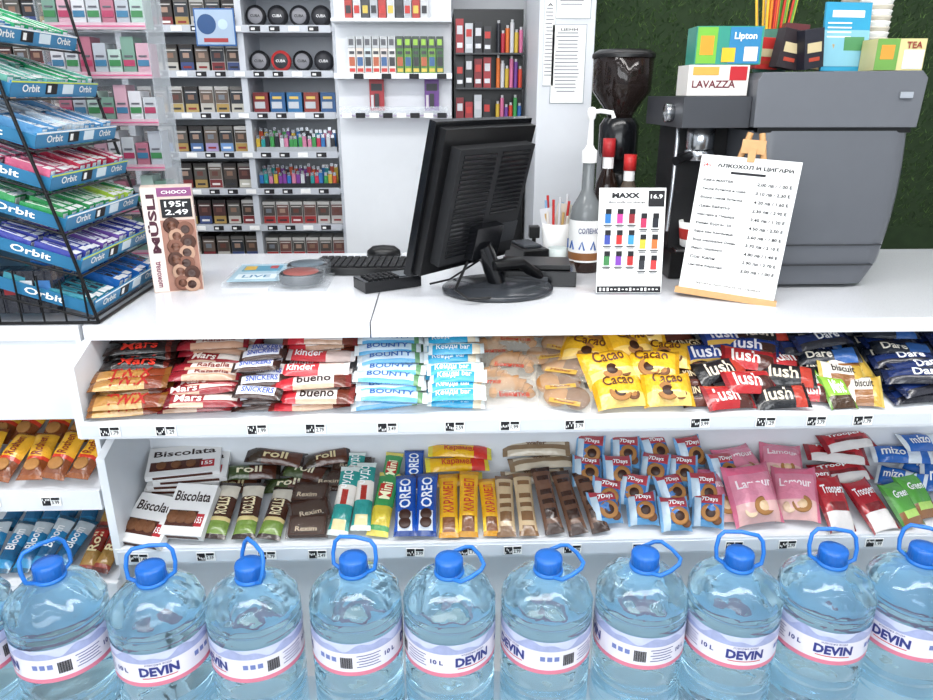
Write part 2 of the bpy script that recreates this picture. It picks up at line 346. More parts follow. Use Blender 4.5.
bags('wafer_roll_pile',[dk,dk2],[(xs(235,1.6),1.58,.13,.05,.024,.1,.4,.01),(xs(290,1.6),1.58,.14,.05,.024,-.1,.4,.01),(xs(250,1.6),1.60,.15,.05,.024,.15,.4,.03),(xs(305,1.6),1.60,.12,.05,.024,-.2,.4,.03),(xs(275,1.6),1.625,.15,.05,.024,-.1,.35,.05),(xs(325,1.6),1.62,.12,.05,.024,.2,.35,.05)],z2)
def darkclear(b,M,L,W,T):
    b.box((0,0,0),(L*.85,W*.8,T*.6),choc,M); b.packet(M,L,W,T,mat('#7a6a60',rough=.08,alpha=.3,bump=.6))
    b.text('Rexim',card('#c8b8a0'),M@Matrix.Translation((0,-W*.2,T*.5)),L*.5,W*.2)
bags('cake_pack_pile',darkclear,[(xs(308),1.45,.10,.06,.03,0,.45),(xs(308),1.49,.10,.065,.03,.2,.45,.008),(xs(305),1.54,.10,.065,.03,-.2,.45,.014),(xs(330,1.57),1.575,.11,.06,.03,-.1,.4,.02),(xs(350,1.6),1.62,.11,.05,.025,-.1,.4,.03)],z2)
def teal(b,M,L,W,T):
    b.packet(M,L,W,T,foil('#2f9a93'),foil('#dfe9e4'),[(-.1,.18,-.5,.5,foil('#efe6dc')),(-.05,.12,-.2,.2,foil('#b0352a')),(-.45,-.3,-.3,.3,foil('#e8d9a0'))],'ЧУДО',card('#ffffff'),.28,.5,.3)
def grn(b,M,L,W,T):
    b.packet(M,L,W,T,foil('#3e9a55'),foil('#e5d25a'),[(-.35,-.1,-.5,.5,foil('#e2c93f')),(.05,.3,-.35,.35,foil('#c4362b')),(-.5,-.4,-.5,.5,foil('#efe9d0'))],'Mini',card('#fff8d0'),.28,.5,.17)
vbars('wafer_bar_pile',teal,[(xs(342),1.50,.175,.05,.024,-.15,0),(xs(361),1.51,.175,.048,.024,-.1,.006),(xs(352,1.55),1.57,.14,.045,.02,-.1,.025)])
vbars('wafer_bar_pile',grn,[(xs(381),1.50,.17,.052,.024,-.1,0),(xs(388,1.56),1.565,.15,.045,.022,-.1,.025)])
def oreo(b,M,L,W,T):
    b.packet(M,L,W,T,foil('#1c55b4'),foil('#123c86'),[(-.4,-.15,-.4,.4,foil('#dfe6f2'))],'OREO',card('#f4f7ff'),.5,.5,.15)
    for k in(-.33,-.2): disc(b,M@Matrix.Translation((k*L,0,T*.48)),W*.26,choc,.002)
vbars('cookie_pack_pile',oreo,[(xs(403),1.49,.165,.054,.032,-.05,0),(xs(424),1.49,.165,.052,.032,-.0,0),(xs(412,1.57),1.58,.12,.05,.025,0,.03)])
def yb(b,M,L,W,T):
    b.packet(M,L,W,T,foil('#eab020'),foil('#c98c12'),[(-.5,-.25,-.5,.5,foil('#f0c83c')),(-.42,-.25,-.3,.4,foil('#7a4722'))],'КАРАМЕЛ',card('#c22a20'),.5,.5,.1)
vbars('wafer_bar_pile',yb,[(xs(446),1.49,.17,.048,.024,.04,0),(xs(466),1.49,.17,.048,.024,0,0),(xs(487),1.49,.155,.043,.022,.05,0)])
ybh=bar('#f0b81c','#e0d040','Карамел','#c22a20',zones=[(.25,.5,-.5,.5,'#d9372b')],tw=.5,th=.5)
bags('wafer_bar_pile',ybh,[(xs(450,1.6),1.575,.15,.045,.022,.05,.4,.02),(xs(455,1.6),1.60,.16,.045,.022,.12,.4,.042),(xs(458,1.6),1.625,.16,.045,.022,-.05,.4,.062)],z2)
def waf(c,d):
    def f(b,M,L,W,T):
        b.packet(M,L,W,T,foil(c),foil(d),[(-.42+.12*k,-.36+.12*k,-.4,.4,foil(d)) for k in range(7)])
    return f
vbars('wafer_bar_pile',waf('#c9b08c','#7c5a3a'),[(xs(503),1.49,.165,.045,.024,0,0),(xs(523),1.49,.17,.046,.024,.05,0)])
vbars('wafer_bar_pile',waf('#6a4a38','#38231a'),[(xs(545),1.49,.17,.046,.024,.07,0),(xs(567),1.49,.17,.046,.024,.10,0),(xs(589),1.49,.16,.044,.024,.12,0)])
bags('wafer_bar_pile',[bar('#cdbfa8','#8a7256','wafer','#6a4a30',zones=[(-.4,.4,-.1,.1,'#8a7256')],tw=.3,th=.25,ty=.25)],[(xs(530,1.6),1.58,.16,.045,.022,0,.4,.02),(xs(540,1.6),1.605,.17,.045,.022,.1,.4,.042),(xs(535,1.6),1.63,.17,.045,.022,-.06,.4,.058)],z2)
def candybag(b,M,L,W,T):
    b.packet(M,L,W,T,foil('#2f6fb4'),foil('#7fb2dc'),[(-.5,.5,.25,.5,foil('#b8404a')),(-.5,.5,-.5,-.3,foil('#6aa8d8')),(-.5,-.25,-.5,.3,foil('#c9dbe8'))],'7Days',card('#ffffff'),.5,.15,.05,.26)
    disc(b,M@Matrix.Translation((.08*L,-W*.1,T*.44)),W*.25,bread,.003,choc); disc(b,M@Matrix.Translation((.28*L,-W*.28,T*.3)),W*.13,bread2,.003)
cb=[]
for r_,(y,l) in enumerate(((1.46,0),(1.51,.010),(1.56,.022),(1.61,.034))):
    for k in range(4+(r_==2)): cb.append((xs(603+33*k-(r_*4)-(10 if r_==2 else 0),y)+U(-.010,.010),y+U(-.012,.012),.072,.086,.040,U(-.45,.35),U(.65,.95),l))
bags('mini_croissant_bag_pile',candybag,cb,z2)
def pinkb(b,M,L,W,T):
    b.packet(M,L,W,T,foil('#e08aa0'),foil('#d8708c'),[(-.5,.5,-.5,-.12,foil('#eab9b4')),(-.5,.5,.3,.5,foil('#e56a8c'))],'Lamour',card('#f7e8ea'),.7,.14,0,.14)
    disc(b,M@Matrix.Translation((L*.1,-W*.22,T*.40)),W*.15,bread,.003,foil('#e7c49a')); disc(b,M@Matrix.Translation((-L*.18,-W*.28,T*.34)),W*.10,foil('#e9c9a8'),.003)
bags('pink_snack_bag_pile',pinkb,[(xs(750),1.475,.115,.15,.06,.1,.7),(xs(798),1.49,.10,.145,.05,-.35,.6),(xs(718),1.50,.06,.155,.04,.2,.6),(xs(738,1.58),1.58,.11,.11,.045,.2,.6,.025),(xs(782,1.58),1.585,.10,.11,.045,-.3,.55,.025)],z2)
def redbox(b,M,L,W,T):
    b.packet(M,L,W,T,foil('#b51f2a'),foil('#8a1420'),[(-.5,.5,-.5,-.22,foil('#e3ddda')),(-.3,.3,-.15,.0,foil('#7a1018'))],'Troopers',card('#ffffff'),.75,.2,0,.2)
bags('wafer_pack_pile',redbox,[(xs(833),1.465,.075,.145,.032,.12,.6),(xs(872),1.47,.07,.145,.032,.2,.55),(xs(815,1.53),1.53,.10,.08,.03,.1,.5,.02),(xs(842,1.58),1.575,.15,.07,.03,.15,.4,.015),(xs(838,1.6),1.605,.15,.06,.03,-.1,.4,.045),(xs(850,1.6),1.62,.14,.06,.03,.1,.4,.07)],z2)
bags('cookie_bag_pile',bar('#57a63f','#3f7f2c','Green','#ffffff',zones=[(-.5,.5,-.5,-.1,'#8a5a30'),(-.3,.3,-.4,-.15,'#b3d96a')],tw=.6,th=.16,ty=.2),[(xs(903),1.465,.075,.12,.03,.4,.6),(xs(925),1.49,.075,.12,.03,.3,.55)],z2)
bags('wafer_pack_pile',bar('#1f63b8','#e8eef6','mizo','#ffffff',zones=[(.1,.3,-.5,.5,'#dfe8f2')],tw=.4,th=.4,tx=-.15),[(xs(900,1.58),1.55,.11,.06,.03,-.6,.4,.015),(xs(935,1.58),1.57,.13,.06,.03,-.9,.4,.02),(xs(905,1.6),1.60,.14,.06,.03,-.3,.4,.045),(xs(930,1.6),1.615,.14,.06,.03,.1,.4,.065),(xs(975,1.5),1.50,.13,.09,.03,-.8,.5,.01),(xs(960,1.5),1.52,.13,.09,.03,-.5,.5,.03),(xs(1000,1.5),1.60,.13,.09,.03,-.5,.5,.03)],z2)
# ---------------- left wing items
def zw1(y): return .672+(y-1.42)*.25
def zw2(y): return .43+(y-1.42)*.25
def ylb(b,M,L,W,T):
    b.packet(M,L,W,T,foil('#e0a92e'),foil('#8a4a1c'),[(-.5,-.15,-.5,.5,foil('#7a3f1c')),(-.15,-.05,-.5,.5,foil('#c23a22'))],'Roshen',card('#7c1d14'),.4,.4,.15)
    disc(b,M@Matrix.Translation((-L*.25,0,T*.44)),W*.28,bread,.003)
it=[]
for k in range(6):
    for r_,y in enumerate((1.49,1.60)): it.append((-.80-.058*k,y,.13,.057,.032,U(-.35,.05),.012+.014*r_))
vbars('cookie_pack_pile',ylb,it,zw1,slope=.5)
def blb(b,M,L,W,T): b.packet(M,L,W,T,foil('#2a86b8'),foil('#15506e'),[(-.3,.0,-.5,.5,foil('#1c5f8a')),(.25,.4,-.5,.5,foil('#cfd9de'))],'Bloom',card('#ffffff'),.4,.5,.1)
def rdb(b,M,L,W,T): b.packet(M,L,W,T,foil('#8a3020'),foil('#5a2012'),[(-.35,-.05,-.5,.5,foil('#a0783a')),(.2,.35,-.5,.5,foil('#c22a20'))],'Roll',card('#f6e2b0'),.4,.5,.1)
vbars('chocolate_pack_pile',blb,[(-.89-.046*k,y,.14,.046,.024,U(-.3,0),.01+.01*r_) for k in range(5) for r_,y in enumerate((1.50,1.62))],zw2,slope=.5)
vbars('chocolate_pack_pile',rdb,[(-.793-.041*k,y,.13,.042,.024,U(-.25,0),.01+.01*r_) for k in range(2) for r_,y in enumerate((1.49,1.61))],zw2,slope=.5)
# ---------------------------------------------------------------- water bottles
def watermat():
    m=bpy.data.materials.new('mat_blue_bottle'); m.use_nodes=True; nt=m.node_tree; b=nt.nodes['Principled BSDF']
    b.inputs['Base Color'].default_value=lin('#c0e8fa')+(1,); b.inputs['Roughness'].default_value=.02
    b.inputs['Transmission Weight'].default_value=.94; b.inputs['IOR'].default_value=1.30; b.inputs['Coat Weight'].default_value=.5; b.inputs['Coat Roughness'].default_value=.03
    tc=nt.nodes.new('ShaderNodeTexCoord'); n=nt.nodes.new('ShaderNodeTexNoise'); n.inputs['Scale'].default_value=13; n.inputs['Detail'].default_value=1.5; n.inputs['Distortion'].default_value=.8
    nt.links.new(tc.outputs['Object'],n.inputs['Vector']); bp=nt.nodes.new('ShaderNodeBump'); bp.inputs['Strength'].default_value=.45; bp.inputs['Distance'].default_value=.02
    nt.links.new(n.outputs['Fac'],bp.inputs['Height']); nt.links.new(bp.outputs['Normal'],b.inputs['Normal'])
    return m
WM=watermat()
capM=mat('#1a62b8',rough=.3,var=.05); hanM=mat('#2672c8',rough=.3,var=.05)
labW=mat('#e4e3ee',rough=.3,var=.04); labP=mat('#d87c94',rough=.35); labB=mat('#2b3580',rough=.4); labL=mat('#c3cbe6',rough=.35,var=.2,vscale=40)
redM=mat('#c8202c',rough=.4)
def bottle(x,y,rot,hmode,hrot,dz=0):
    b=MB(); z0=.33
    r=.086
    prof=[(.06,0),(.078,.004),(.084,.016),(r,.03)]
    for k in range(5):
        z=.045+k*.022; prof+=[(r,z-.006),(r-.003,z),(r,z+.006)]
    prof+=[(r,.155),(r,.168),(r-.0015,.174),(r-.0015,.250),(r,.256),(r,.262),(r-.004,.2655),(r-.0005,.270),(r,.276),(r-.005,.2805),(r-.001,.286),(.083,.295),(.078,.304),(.070,.313),(.059,.321),(.046,.328),(.033,.3335),(.024,.337),(.019,.339),(.018,.352)]
    def rm(a,z):
        if .283<z<.333: return 1+.022*math.sin(a*10+z*110)
        return 1
    M=TR(x,y,z0+dz,rz=rot)
    b.lathe(prof,WM,M,n=72,rmod=rm)
    zl=.176;zt=.247;rl=r+.0002
    def wav(zb,zt_,mt,n=64):
        b.lathe([(rl,zb),(rl,zt_)],mt,M,n=n,cap=False)
    wav(zl,zl+.009,labP); wav(zl+.009,zt-.020,labW); wav(zt-.020,zt,labL)
    vs=[];fs=[];n=96
    for i in range(n+1):
        a=2*math.pi*i/n; rr=rl+.0003
        h=.012+.006*math.sin(a*5)+.004*math.sin(a*11+1)
        vs+= [(rr*math.cos(a),rr*math.sin(a),zt-.0205),(rr*math.cos(a),rr*math.sin(a),zt-.0205+h)]
    b.add(vs,[(2*i,2*i+2,2*i+3,2*i+1) for i in range(n)],mat('#9fa9cf',rough=.35,var=.25,vscale=60),M)
    def wrap(t,mt,ang,zc,w,h,bold=.03):
        vs,fs,asp=tgeo(t,bold); out=[]
        for px,py in vs:
            a=ang-math.pi/2+px*w/rl; out.append(((rl+.0007)*math.cos(a),(rl+.0007)*math.sin(a),zc+py*h))
        b.add(out,fs,mt,M)
    def patch(mt,ang,zc,w,h,n=6,e=.0005):
        vs=[]
        for i in range(n+1):
            a=ang-math.pi/2+(i/n-.5)*w/rl
            for s in(-.5,.5): vs.append(((rl+e)*math.cos(a),(rl+e)*math.sin(a),zc+s*h))
        b.add(vs,[(2*i,2*i+2,2*i+3,2*i+1) for i in range(n)],mt,M)
    for base in(0,math.pi):
        wrap('DEVIN',labB,base,.208,.068,.020,.045); patch(redM,base,.194,.060,.0018)
        wrap('изворна вода',labB,base,.2225,.045,.005,.0)
        for k in range(16):
            patch(ink,base+1.25+k*.016,.205,.0008 if k%3 else .0014,.024,1)
        for k in range(5): patch(labB,base+1.85,.219-k*.006,.045-.008*(k%2),.0016,3)
        for k in range(3): patch(mat('#6f7fb8',rough=.5),base+.80+k*.15,.210,.009,.010,2)
        wrap('10 L',labB,base+2.35,.208,.024,.010)
    b.lathe([(.022,.335),(.028,.338),(.028,.343),(.022,.345)],hanM,M,n=28)
    cm=lambda a,z: 1+(.02 if int(a/(2*math.pi)*48)%2 else 0)
    b.lathe([(.0245,.345),(.0255,.347),(.0255,.366),(.024,.370),(.012,.3705),(.0001,.3705)],capM,M,n=96,rmod=cm)
    hw=.042; hh=.062
    pts=[(-.027,0,0),(-hw*.95,0,.008),(-hw,0,hh*.45),(-hw*.92,0,hh*.8),(-hw*.7,0,hh*.97),(0,0,hh*1.02),(hw*.7,0,hh*.97),(hw*.92,0,hh*.8),(hw,0,hh*.45),(hw*.95,0,.008),(.027,0,0)]
    tilt={'up':-.25,'left':.0,'fold':1.25}[hmode]
    Mh=TR(x,y,z0+dz+.341,rz=hrot)@Matrix.Rotation(tilt,4,'X')
    b.tube(pts,.0040,hanM,8,Mh)
    b.obj('water_bottle')
B=[(-.895,0,'up',.3),(-.720,-.9,'up',.9),(-.533,.28,'up',.2),(-.358,-.8,'up',-.9),(-.169,-1.5,'up',-.25),(.007,.50,'fold',1.9),(.191,-1.0,'fold',1.9),(.373,-1.6,'fold',1.9),(.547,-.05,'up',-.25),(.727,-.2,'up',-.2),(.905,-.9,'up',-.6),(1.085,.2,'up',.1)]
for i,(x,rt,hm,hr) in enumerate(B): bottle(x,1.12+.006*math.sin(i*2.1),rt,hm,hr,.003*math.sin(i*1.7))
b=MB(); b.bx(-1.1,1.3,1.01,1.23,.26,.33,whiteM)
for x in(-1.0,-.3,.4,1.2): b.bx(x-.03,x+.03,1.02,1.22,0,.26,whiteM)
b.obj('display_bench',bevel=.003)
# ---------------------------------------------------------------- counter items
CT=1.05
def monitor():
    b=MB()
    phi=math.radians(47);tl=math.radians(15)
    M=TR(-.075,1.62,1.105,rz=phi)@Matrix.Rotation(tl,4,'X')
    w=.335;h=.355
    b.bx(0,w,.0,.020,0,h,blackG,M)
    b.bx(.018,w-.018,.020,.0215,.03,h-.018,mat('#0a0d14',rough=.06),M)
    b.bx(.010,w-.010,-.022,.0,.010,h-.010,black,M)
    b.bx(.035,w-.035,-.050,-.022,.04,h-.045,blackR,M)
    for k in range(22): b.bx(.05,w*.48,-.0525,-.050,.06+k*.011,.066+k*.011,blackG,M); 
    for k in range(14): b.bx(w*.54,w-.05,-.0525,-.050,.15+k*.011,.156+k*.011,blackG,M)
    b.bx(w*.56,w*.9,-.052,-.050,.07,.12,mat('#2a2c30',rough=.5),M)
    b.bx(w*.36,w*.64,-.075,-.050,.05,.13,blackG,M)
    p=M@Vector((w*.5,-.06,.08))
    bx,by=.135,1.70
    b.tube([(p.x,p.y,p.z),(p.x*.6+bx*.4,p.y*.6+by*.4,1.13),(bx,by,1.065)],.035,blackG,14,flat=.6)
    b.tube([(p.x+.02,p.y-.02,1.12),(.19,1.72,1.115),(.24,1.75,1.075)],.022,black,10,flat=.6)
    b.lathe([(.13,0),(.135,.004),(.135,.010),(.128,.016),(.05,.024),(.0001,.026)],mat('#33363b',rough=.18),TR(bx,by,CT+.0005)@Matrix.Diagonal((1,.85,1,1)),n=48)
    b.tube([(.06,1.66,1.13),(.03,1.60,1.08),(.06,1.57,1.065),(.13,1.60,1.06)],.004,black,6)
    b.tube([(.10,1.75,1.12),(.02,1.78,1.06),(-.03,1.75,1.056)],.003,black,6)
    b.obj('computer_monitor',bevel=.004)
monitor()
def keyboard():
    b=MB(); M=TR(-.20,1.93,CT+.012,rz=-.05)
    b.box((0,0,0),(.29,.135,.02),black,M)
    for r_ in range(6):
        for k in range(15): b.box((-.128+k*.0182,-.052+r_*.0205,.0125),(.0155,.0165,.006),blackR,M)
    b.obj('keyboard',bevel=.0015)
    b=MB(); M=TR(-.135,1.745,CT+.015,rz=.5)
    b.box((0,0,0),(.15,.075,.028),blackG,M)
    for r_ in range(4):
        for k in range(6): b.box((-.055+k*.014,-.022+r_*.015,.016),(.010,.010,.004),blackR,M)
    b.box((.045,0,.0145),(.045,.055,.002),mat('#2c3338',rough=.1),M)
    b.obj('card_terminal',bevel=.003)
    b=MB(); b.lathe([(.03,0),(.034,.006),(.032,.02),(.022,.032),(.0001,.036)],black,TR(-.17,2.10,CT)@Matrix.Diagonal((1.5,.9,1,1)),n=24)
    b.obj('computer_mouse')
keyboard()
def powerbox():
    b=MB(); M=TR(.24,1.80,CT+.02,rz=-.12)
    b.box((0,0,.0),(.20,.13,.038),blackG,M); b.box((0,0,.026),(.17,.10,.012),black,M); b.box((-.02,-.066,0),(.1,.003,.012),mat('#3a3c40'),M)
    b.obj('receipt_printer',bevel=.004)
    b=MB(); M=TR(.235,1.97,CT+.03,rz=.3)
    b.box((0,0,0),(.075,.14,.058),black,M); b.box((0,0,.032),(.055,.09,.008),mat('#30343a',rough=.3),M)
    b.obj('card_reader',bevel=.006)
    b=MB(); M=TR(.27,2.085,CT)
    b.lathe([(.022,0),(.022,.01),(.006,.014),(.006,.06)],black,M,n=16); b.box((0,0,.075),(.03,.03,.035),black,M)
    b.obj('webcam_stand',bevel=.003)
powerbox()
def musli():
    b=MB(); M=TR(-.645,1.745,CT,rz=.28)
    w=.112;d=.05;h=.25
    b.box((0,0,h/2),(w,d,h),card('#d4c0b4'),M)
    F=M@TR(0,-d/2-.0006,h/2,rx=math.pi/2)
    b.box((-w*.34,0,0),(w*.3,h*.98,.001),card('#e6dad2'),F)
    b.box((w*.15,-h*.15,0),(w*.68,h*.68,.001),card('#a07464'),F)
    b.box((w*.15,h*.45,0),(w*.68,h*.08,.001),card('#8a4a7a'),F); b.text('CHOCO',paper,F@Matrix.Translation((w*.15,h*.45,.001)),w*.5,h*.03)
    b.box((w*.16,h*.30,.0002),(w*.60,h*.17,.001),ink,F)
    b.text('195г',paper,F@Matrix.Translation((w*.16,h*.34,.001)),w*.45,h*.055); b.text('2.49',paper,F@Matrix.Translation((w*.16,h*.265,.001)),w*.45,h*.05)
    for k,(dx,dy) in enumerate(((.02,.14),(.28,.10),(.10,.04),(.3,-.02),(.05,-.06),(.26,-.12),(.03,-.18),(.22,-.22),(.08,-.30),(.3,-.32),(.1,-.41),(.28,-.43))):
        disc(b,F@Matrix.Translation((w*dx,h*dy,0)),w*.17,mat(['#4a2a1e','#7a5040','#b08c76'][k%3],rough=.6,var=.3),.002+.0004*k,mat(['#6a4434','#3a2018'][k%2],var=.3))
    b.text('MÜSLI',card('#4a2030'),F@Matrix.Translation((-w*.34,h*.16,.001))@Matrix.Rotation(math.pi/2,4,'Z'),h*.55,w*.2,bold=.04)
    b.text('шоколад',card('#7a2a4a'),F@Matrix.Translation((-w*.34,-h*.32,.001))@Matrix.Rotation(math.pi/2,4,'Z'),h*.25,w*.1)
    b.obj('cereal_cookie_box',bevel=.001)
musli()
def smalls():
    b=MB(); M=TR(-.475,1.86,CT,rz=.05)
    b.box((0,0,.006),(.15,.22,.012),acry,M); b.box((0,0,.013),(.13,.19,.002),card('#9ab6c4'),M); b.box((.0,.04,.0145),(.10,.06,.001),card('#4f8aa4'),M)
    b.box((0,-.05,.0145),(.10,.05,.001),card('#cfd9dd'),M); b.text('LIVE',card('#2a6f95'),M@Matrix.Translation((0,-.05,.0145)),.07)
    b.box((-.03,.04,.0155),(.03,.04,.001),card('#c9a23a'),M); b.box((.03,.05,.0155),(.02,.03,.001),card('#a8343a'),M)
    b.obj('leaflet_tray',bevel=.003)
    b=MB(); M=TR(-.352,1.82,CT)
    b.bx(-.07,.07,-.11,.11,0,.008,acry,M)
    for (dx,dy,c) in((0,-.045,'#8c4a44'),(0,.05,'#57646e')):
        b.lathe([(.05,.008),(.054,.012),(.054,.030),(.05,.034),(.0001,.034)],mat('#272a30',rough=.15),M@Matrix.Translation((dx,dy,0)),n=32)
        b.lathe([(.044,.034),(.043,.0355),(.0001,.0355)],mat(c,rough=.3),M@Matrix.Translation((dx,dy,0)),n=32)
        b.lathe([(.060,.008),(.060,.036)],mat('#dfe6ec',rough=.05,alpha=.2,var=.01),M@Matrix.Translation((dx,dy,0)),n=32,cap=False)
    b.obj('coin_dish')
smalls()
def syrup():
    b=MB(); M=TR(.385,1.91,CT)
    r=.043
    b.lathe([(r*.9,0),(r,.006),(r,.055)],mat('#2b1710',rough=.1,var=.2),M,n=32)
    b.lathe([(r,.055),(r,.150),(r*.9,.172),(r*.55,.198),(r*.38,.215),(r*.36,.290)],mat('#8d9294',rough=.06,trans=.4,var=.1),M,n=32)
    b.lathe([(r*1.015,.03),(r*1.015,.140)],paper,M,n=32,cap=False)
    b.lathe([(r*1.025,.035),(r*1.025,.055)],mat('#8a5a34',rough=.4),M,n=32,cap=False)
    for k in range(9):
        a=k*.7; b.tube([(r*1.03*math.cos(a),r*1.03*math.sin(a),.065),(r*1.03*math.cos(a+.15),r*1.03*math.sin(a+.15),.085),(r*1.03*math.cos(a+.3),r*1.03*math.sin(a+.3),.063)],.0025,mat('#3a62a8',rough=.4),5,M)
    b.text('СОЛЕНО',card('#22306a'),M@TR(0,-r*1.08,.115,rx=math.pi/2),.055,.014)
    b.lathe([(r*.45,.285),(r*.45,.315),(r*.3,.32),(.008,.33),(.006,.39),(.010,.395),(.012,.41),(.008,.42),(.0001,.422)],paper,M,n=24)
    b.tube([(0,0,.408),(.02,-.01,.412),(.048,-.02,.408),(.052,-.021,.395)],.0055,paper,8,M)
    b.obj('syrup_pump_bottle')
    for (x,y,c,h) in((.455,2.0,'#b3262a',.34),(.51,1.98,'#1b1b1f',.30)):
        b=MB(); M=TR(x,y,CT); r=.034
        b.lathe([(r*.9,0),(r,.006),(r,h*.55),(r*.85,h*.66),(r*.4,h*.78),(r*.36,h*.9)],mat('#23150f' if c=='#b3262a' else '#5c5248',rough=.06,var=.2),M,n=28)
        b.lathe([(r*1.02,h*.15),(r*1.02,h*.5)],card('#c9352d' if c!='#b3262a' else '#e7e3da'),M,n=28,cap=False)
        b.lathe([(r*.42,h*.86),(r*.5,h*.86),(r*.5,h),(.0001,h)],card(c if c!='#1b1b1f' else '#c22a2a'),M,n=20)
        b.lathe([(r*.44,h*.76),(r*.44,h*.86)],paper,M,n=16,cap=False)
        b.obj('syrup_bottle')
    b=MB(); M=TR(.335,2.09,CT)
    b.lathe([(.033,0),(.035,.004),(.043,.10),(.041,.10),(.034,.006),(.0001,.006)],paper,M,n=28,cap=False)
    for k in range(14):
        a=k*2.4; c=['#e8e4dc','#c9302c','#d8d8dc','#8fb4d8','#caa66a','#e8e4dc'][k%6]
        b.cyl((.02*math.cos(a),.02*math.sin(a),.01),(.034*math.cos(a),.034*math.sin(a),.15+.03*math.sin(k)),.004,card(c),6,M)
    b.box((.0,.0,.12),(.05,.01,.07),card('#e6e0d2'),M@TR(rz=.4,ry=.2)); b.box((0,-.015,.115),(.04,.006,.06),card('#d9d9dd'),M@TR(rz=-.3,ry=-.2))
    b.obj('sugar_stick_cup')
    b=MB(); M=TR(.315,1.925,CT)
    b.lathe([(.022,0),(.023,.004),(.026,.06),(.024,.06),(.020,.005),(.0001,.005)],mat('#c6cfcd',rough=.3),M,n=24,cap=False); 
    b.obj('paper_cup')
syrup()
def maxx():
    b=MB(); w=.155;h=.245
    M=TR(.445,1.655,CT+.004,rz=-.03)@Matrix.Rotation(math.pi/2-.14,4,'X')
    b.box((0,h/2,0),(w,h,.004),paper,M)
    b.box((0,h*.035,.0024),(w*.98,h*.06,.001),ink,M)
    for k in range(16): b.box((-w*.44+k*w*.058,h*.035,.003),(w*.03,h*.02*U(.5,1.6),.0006),paper,M)
    b.text('MAXX',ink,M@Matrix.Translation((-w*.10,h*.93,.0025)),w*.42,h*.05,bold=.05)
    b.box((w*.36,h*.90,.0026),(w*.24,h*.15,.001),ink,M); b.text('16.9',paper,M@Matrix.Translation((w*.36,h*.92,.003)),w*.18,h*.04)
    b.text('800 puffs no charge',ink,M@Matrix.Translation((-w*.08,h*.865,.0025)),w*.55,h*.022)
    cols=['#2a6fb0','#c23a8c','#8c1f2a','#b7305a','#20222a','#3a4a9a','#c22a2a','#3a8fc0','#c9b53a','#d9703a','#3f7f4a','#7a3fa8','#b02a2a','#303238','#c83a3a']
    i=0
    for r_ in range(3):
        for k in range(5):
            x=(-.36+k*.18)*w; y=h*(.71-.2*r_)+(.006 if k<3 else -.004); c=card(cols[i%len(cols)]); i+=1
            b.box((x,y-h*.02,.003),(w*.085,h*.09,.004),c,M); b.box((x+.001,y+h*.045,.003),(w*.085,h*.05,.004),ink,M); b.box((x,y-h*.085,.0024),(w*.13,h*.010,.0006),ink,M); b.box((x,y-h*.10,.0024),(w*.10,h*.008,.0006),ink,M)
    b.box((0,h*.10,.004),(w*.5,h*.03,.006),card('#ffffff'),M)
    b.box((0,.0,-.03),(w,.003,.06),acry,M)
    b.obj('vape_price_sign')
maxx()
def easel():
    b=MB(); yaw=-.46
    M=TR(.660,1.605,CT+.012,rz=yaw)@Matrix.Rotation(math.pi/2-.14,4,'X')@Matrix.Rotation(-.055,4,'Z')
    w=.212;h=.308
    wood=mat('#c79a68',rough=.5,var=.15,vscale=60)
    b.box((0,h/2,.006),(w,h,.003),paper,M)
    b.box((0,-.004,.008),(w*1.06,.014,.024),wood,M)
    b.text('АЛКОХОЛ И ЦИГАРИ',ink,M@Matrix.Translation((.012,h*.93,.008)),w*.76,h*.034,bold=.04)
    b.text('24ч',card('#c22a20'),M@Matrix.Translation((-w*.43,h*.93,.008)),w*.08,h*.025)
    b.box((0,h*.885,.0078),(w*.35,h*.018,.0005),ink,M)
    ln=['Кафе MASTER','Уиски бутилка и сода','Водка Савой бутилка','Джин Бифитър','Мастика и Пещера','Ракия Бургас 50','Бира кен Каменица','Вода минерална Девин','Вино червено','Сок Капи','Цигари Карелия']
    for k,t in enumerate(ln):
        y=h*(.82-.063*k); L=(.18+.019*len(t))*w*.8
        b.text(t,ink,M@Matrix.Translation((-w*.44+L/2,y,.008)),L,h*.024,bold=.03)
        b.box((w*.06,y-h*.006,.0078),(w*.12,.0006,.0004),mat('#55565c'),M)
        b.text('%d.%d0 лв / %d.%d0 E'%(2+k%3,k%10,1+k%2,(3*k)%10),ink,M@Matrix.Translation((w*.28,y,.008)),w*.34,h*.024,bold=.03)
    b.text('Търсете персонала за справка',ink,M@Matrix.Translation((0,h*.06,.008)),w*.7,h*.020,bold=.01)
    b.tube([(-w*.46,-.006,-.008),(-.012,h*1.18,-.008)],.007,wood,6,M); b.tube([(w*.46,-.006,-.008),(.012,h*1.18,-.008)],.007,wood,6,M)
    b.box((0,h*1.08,-.002),(.05,.03,.010),wood,M); b.box((0,h*.55,-.012),(w*.5,.014,.006),wood,M)
    b.box((0,h*1.02,.006),(.016,.03,.012),wood,M)
    p=M@Vector((0,h*1.1,-.014)); d=Vector((math.sin(-yaw),math.cos(yaw),0)); q=Vector((p.x,p.y,CT))+d*.02
    b.tube([p,q+Vector((0,0,.006))],.006,wood,6)
    b.obj('price_list_easel')
easel()
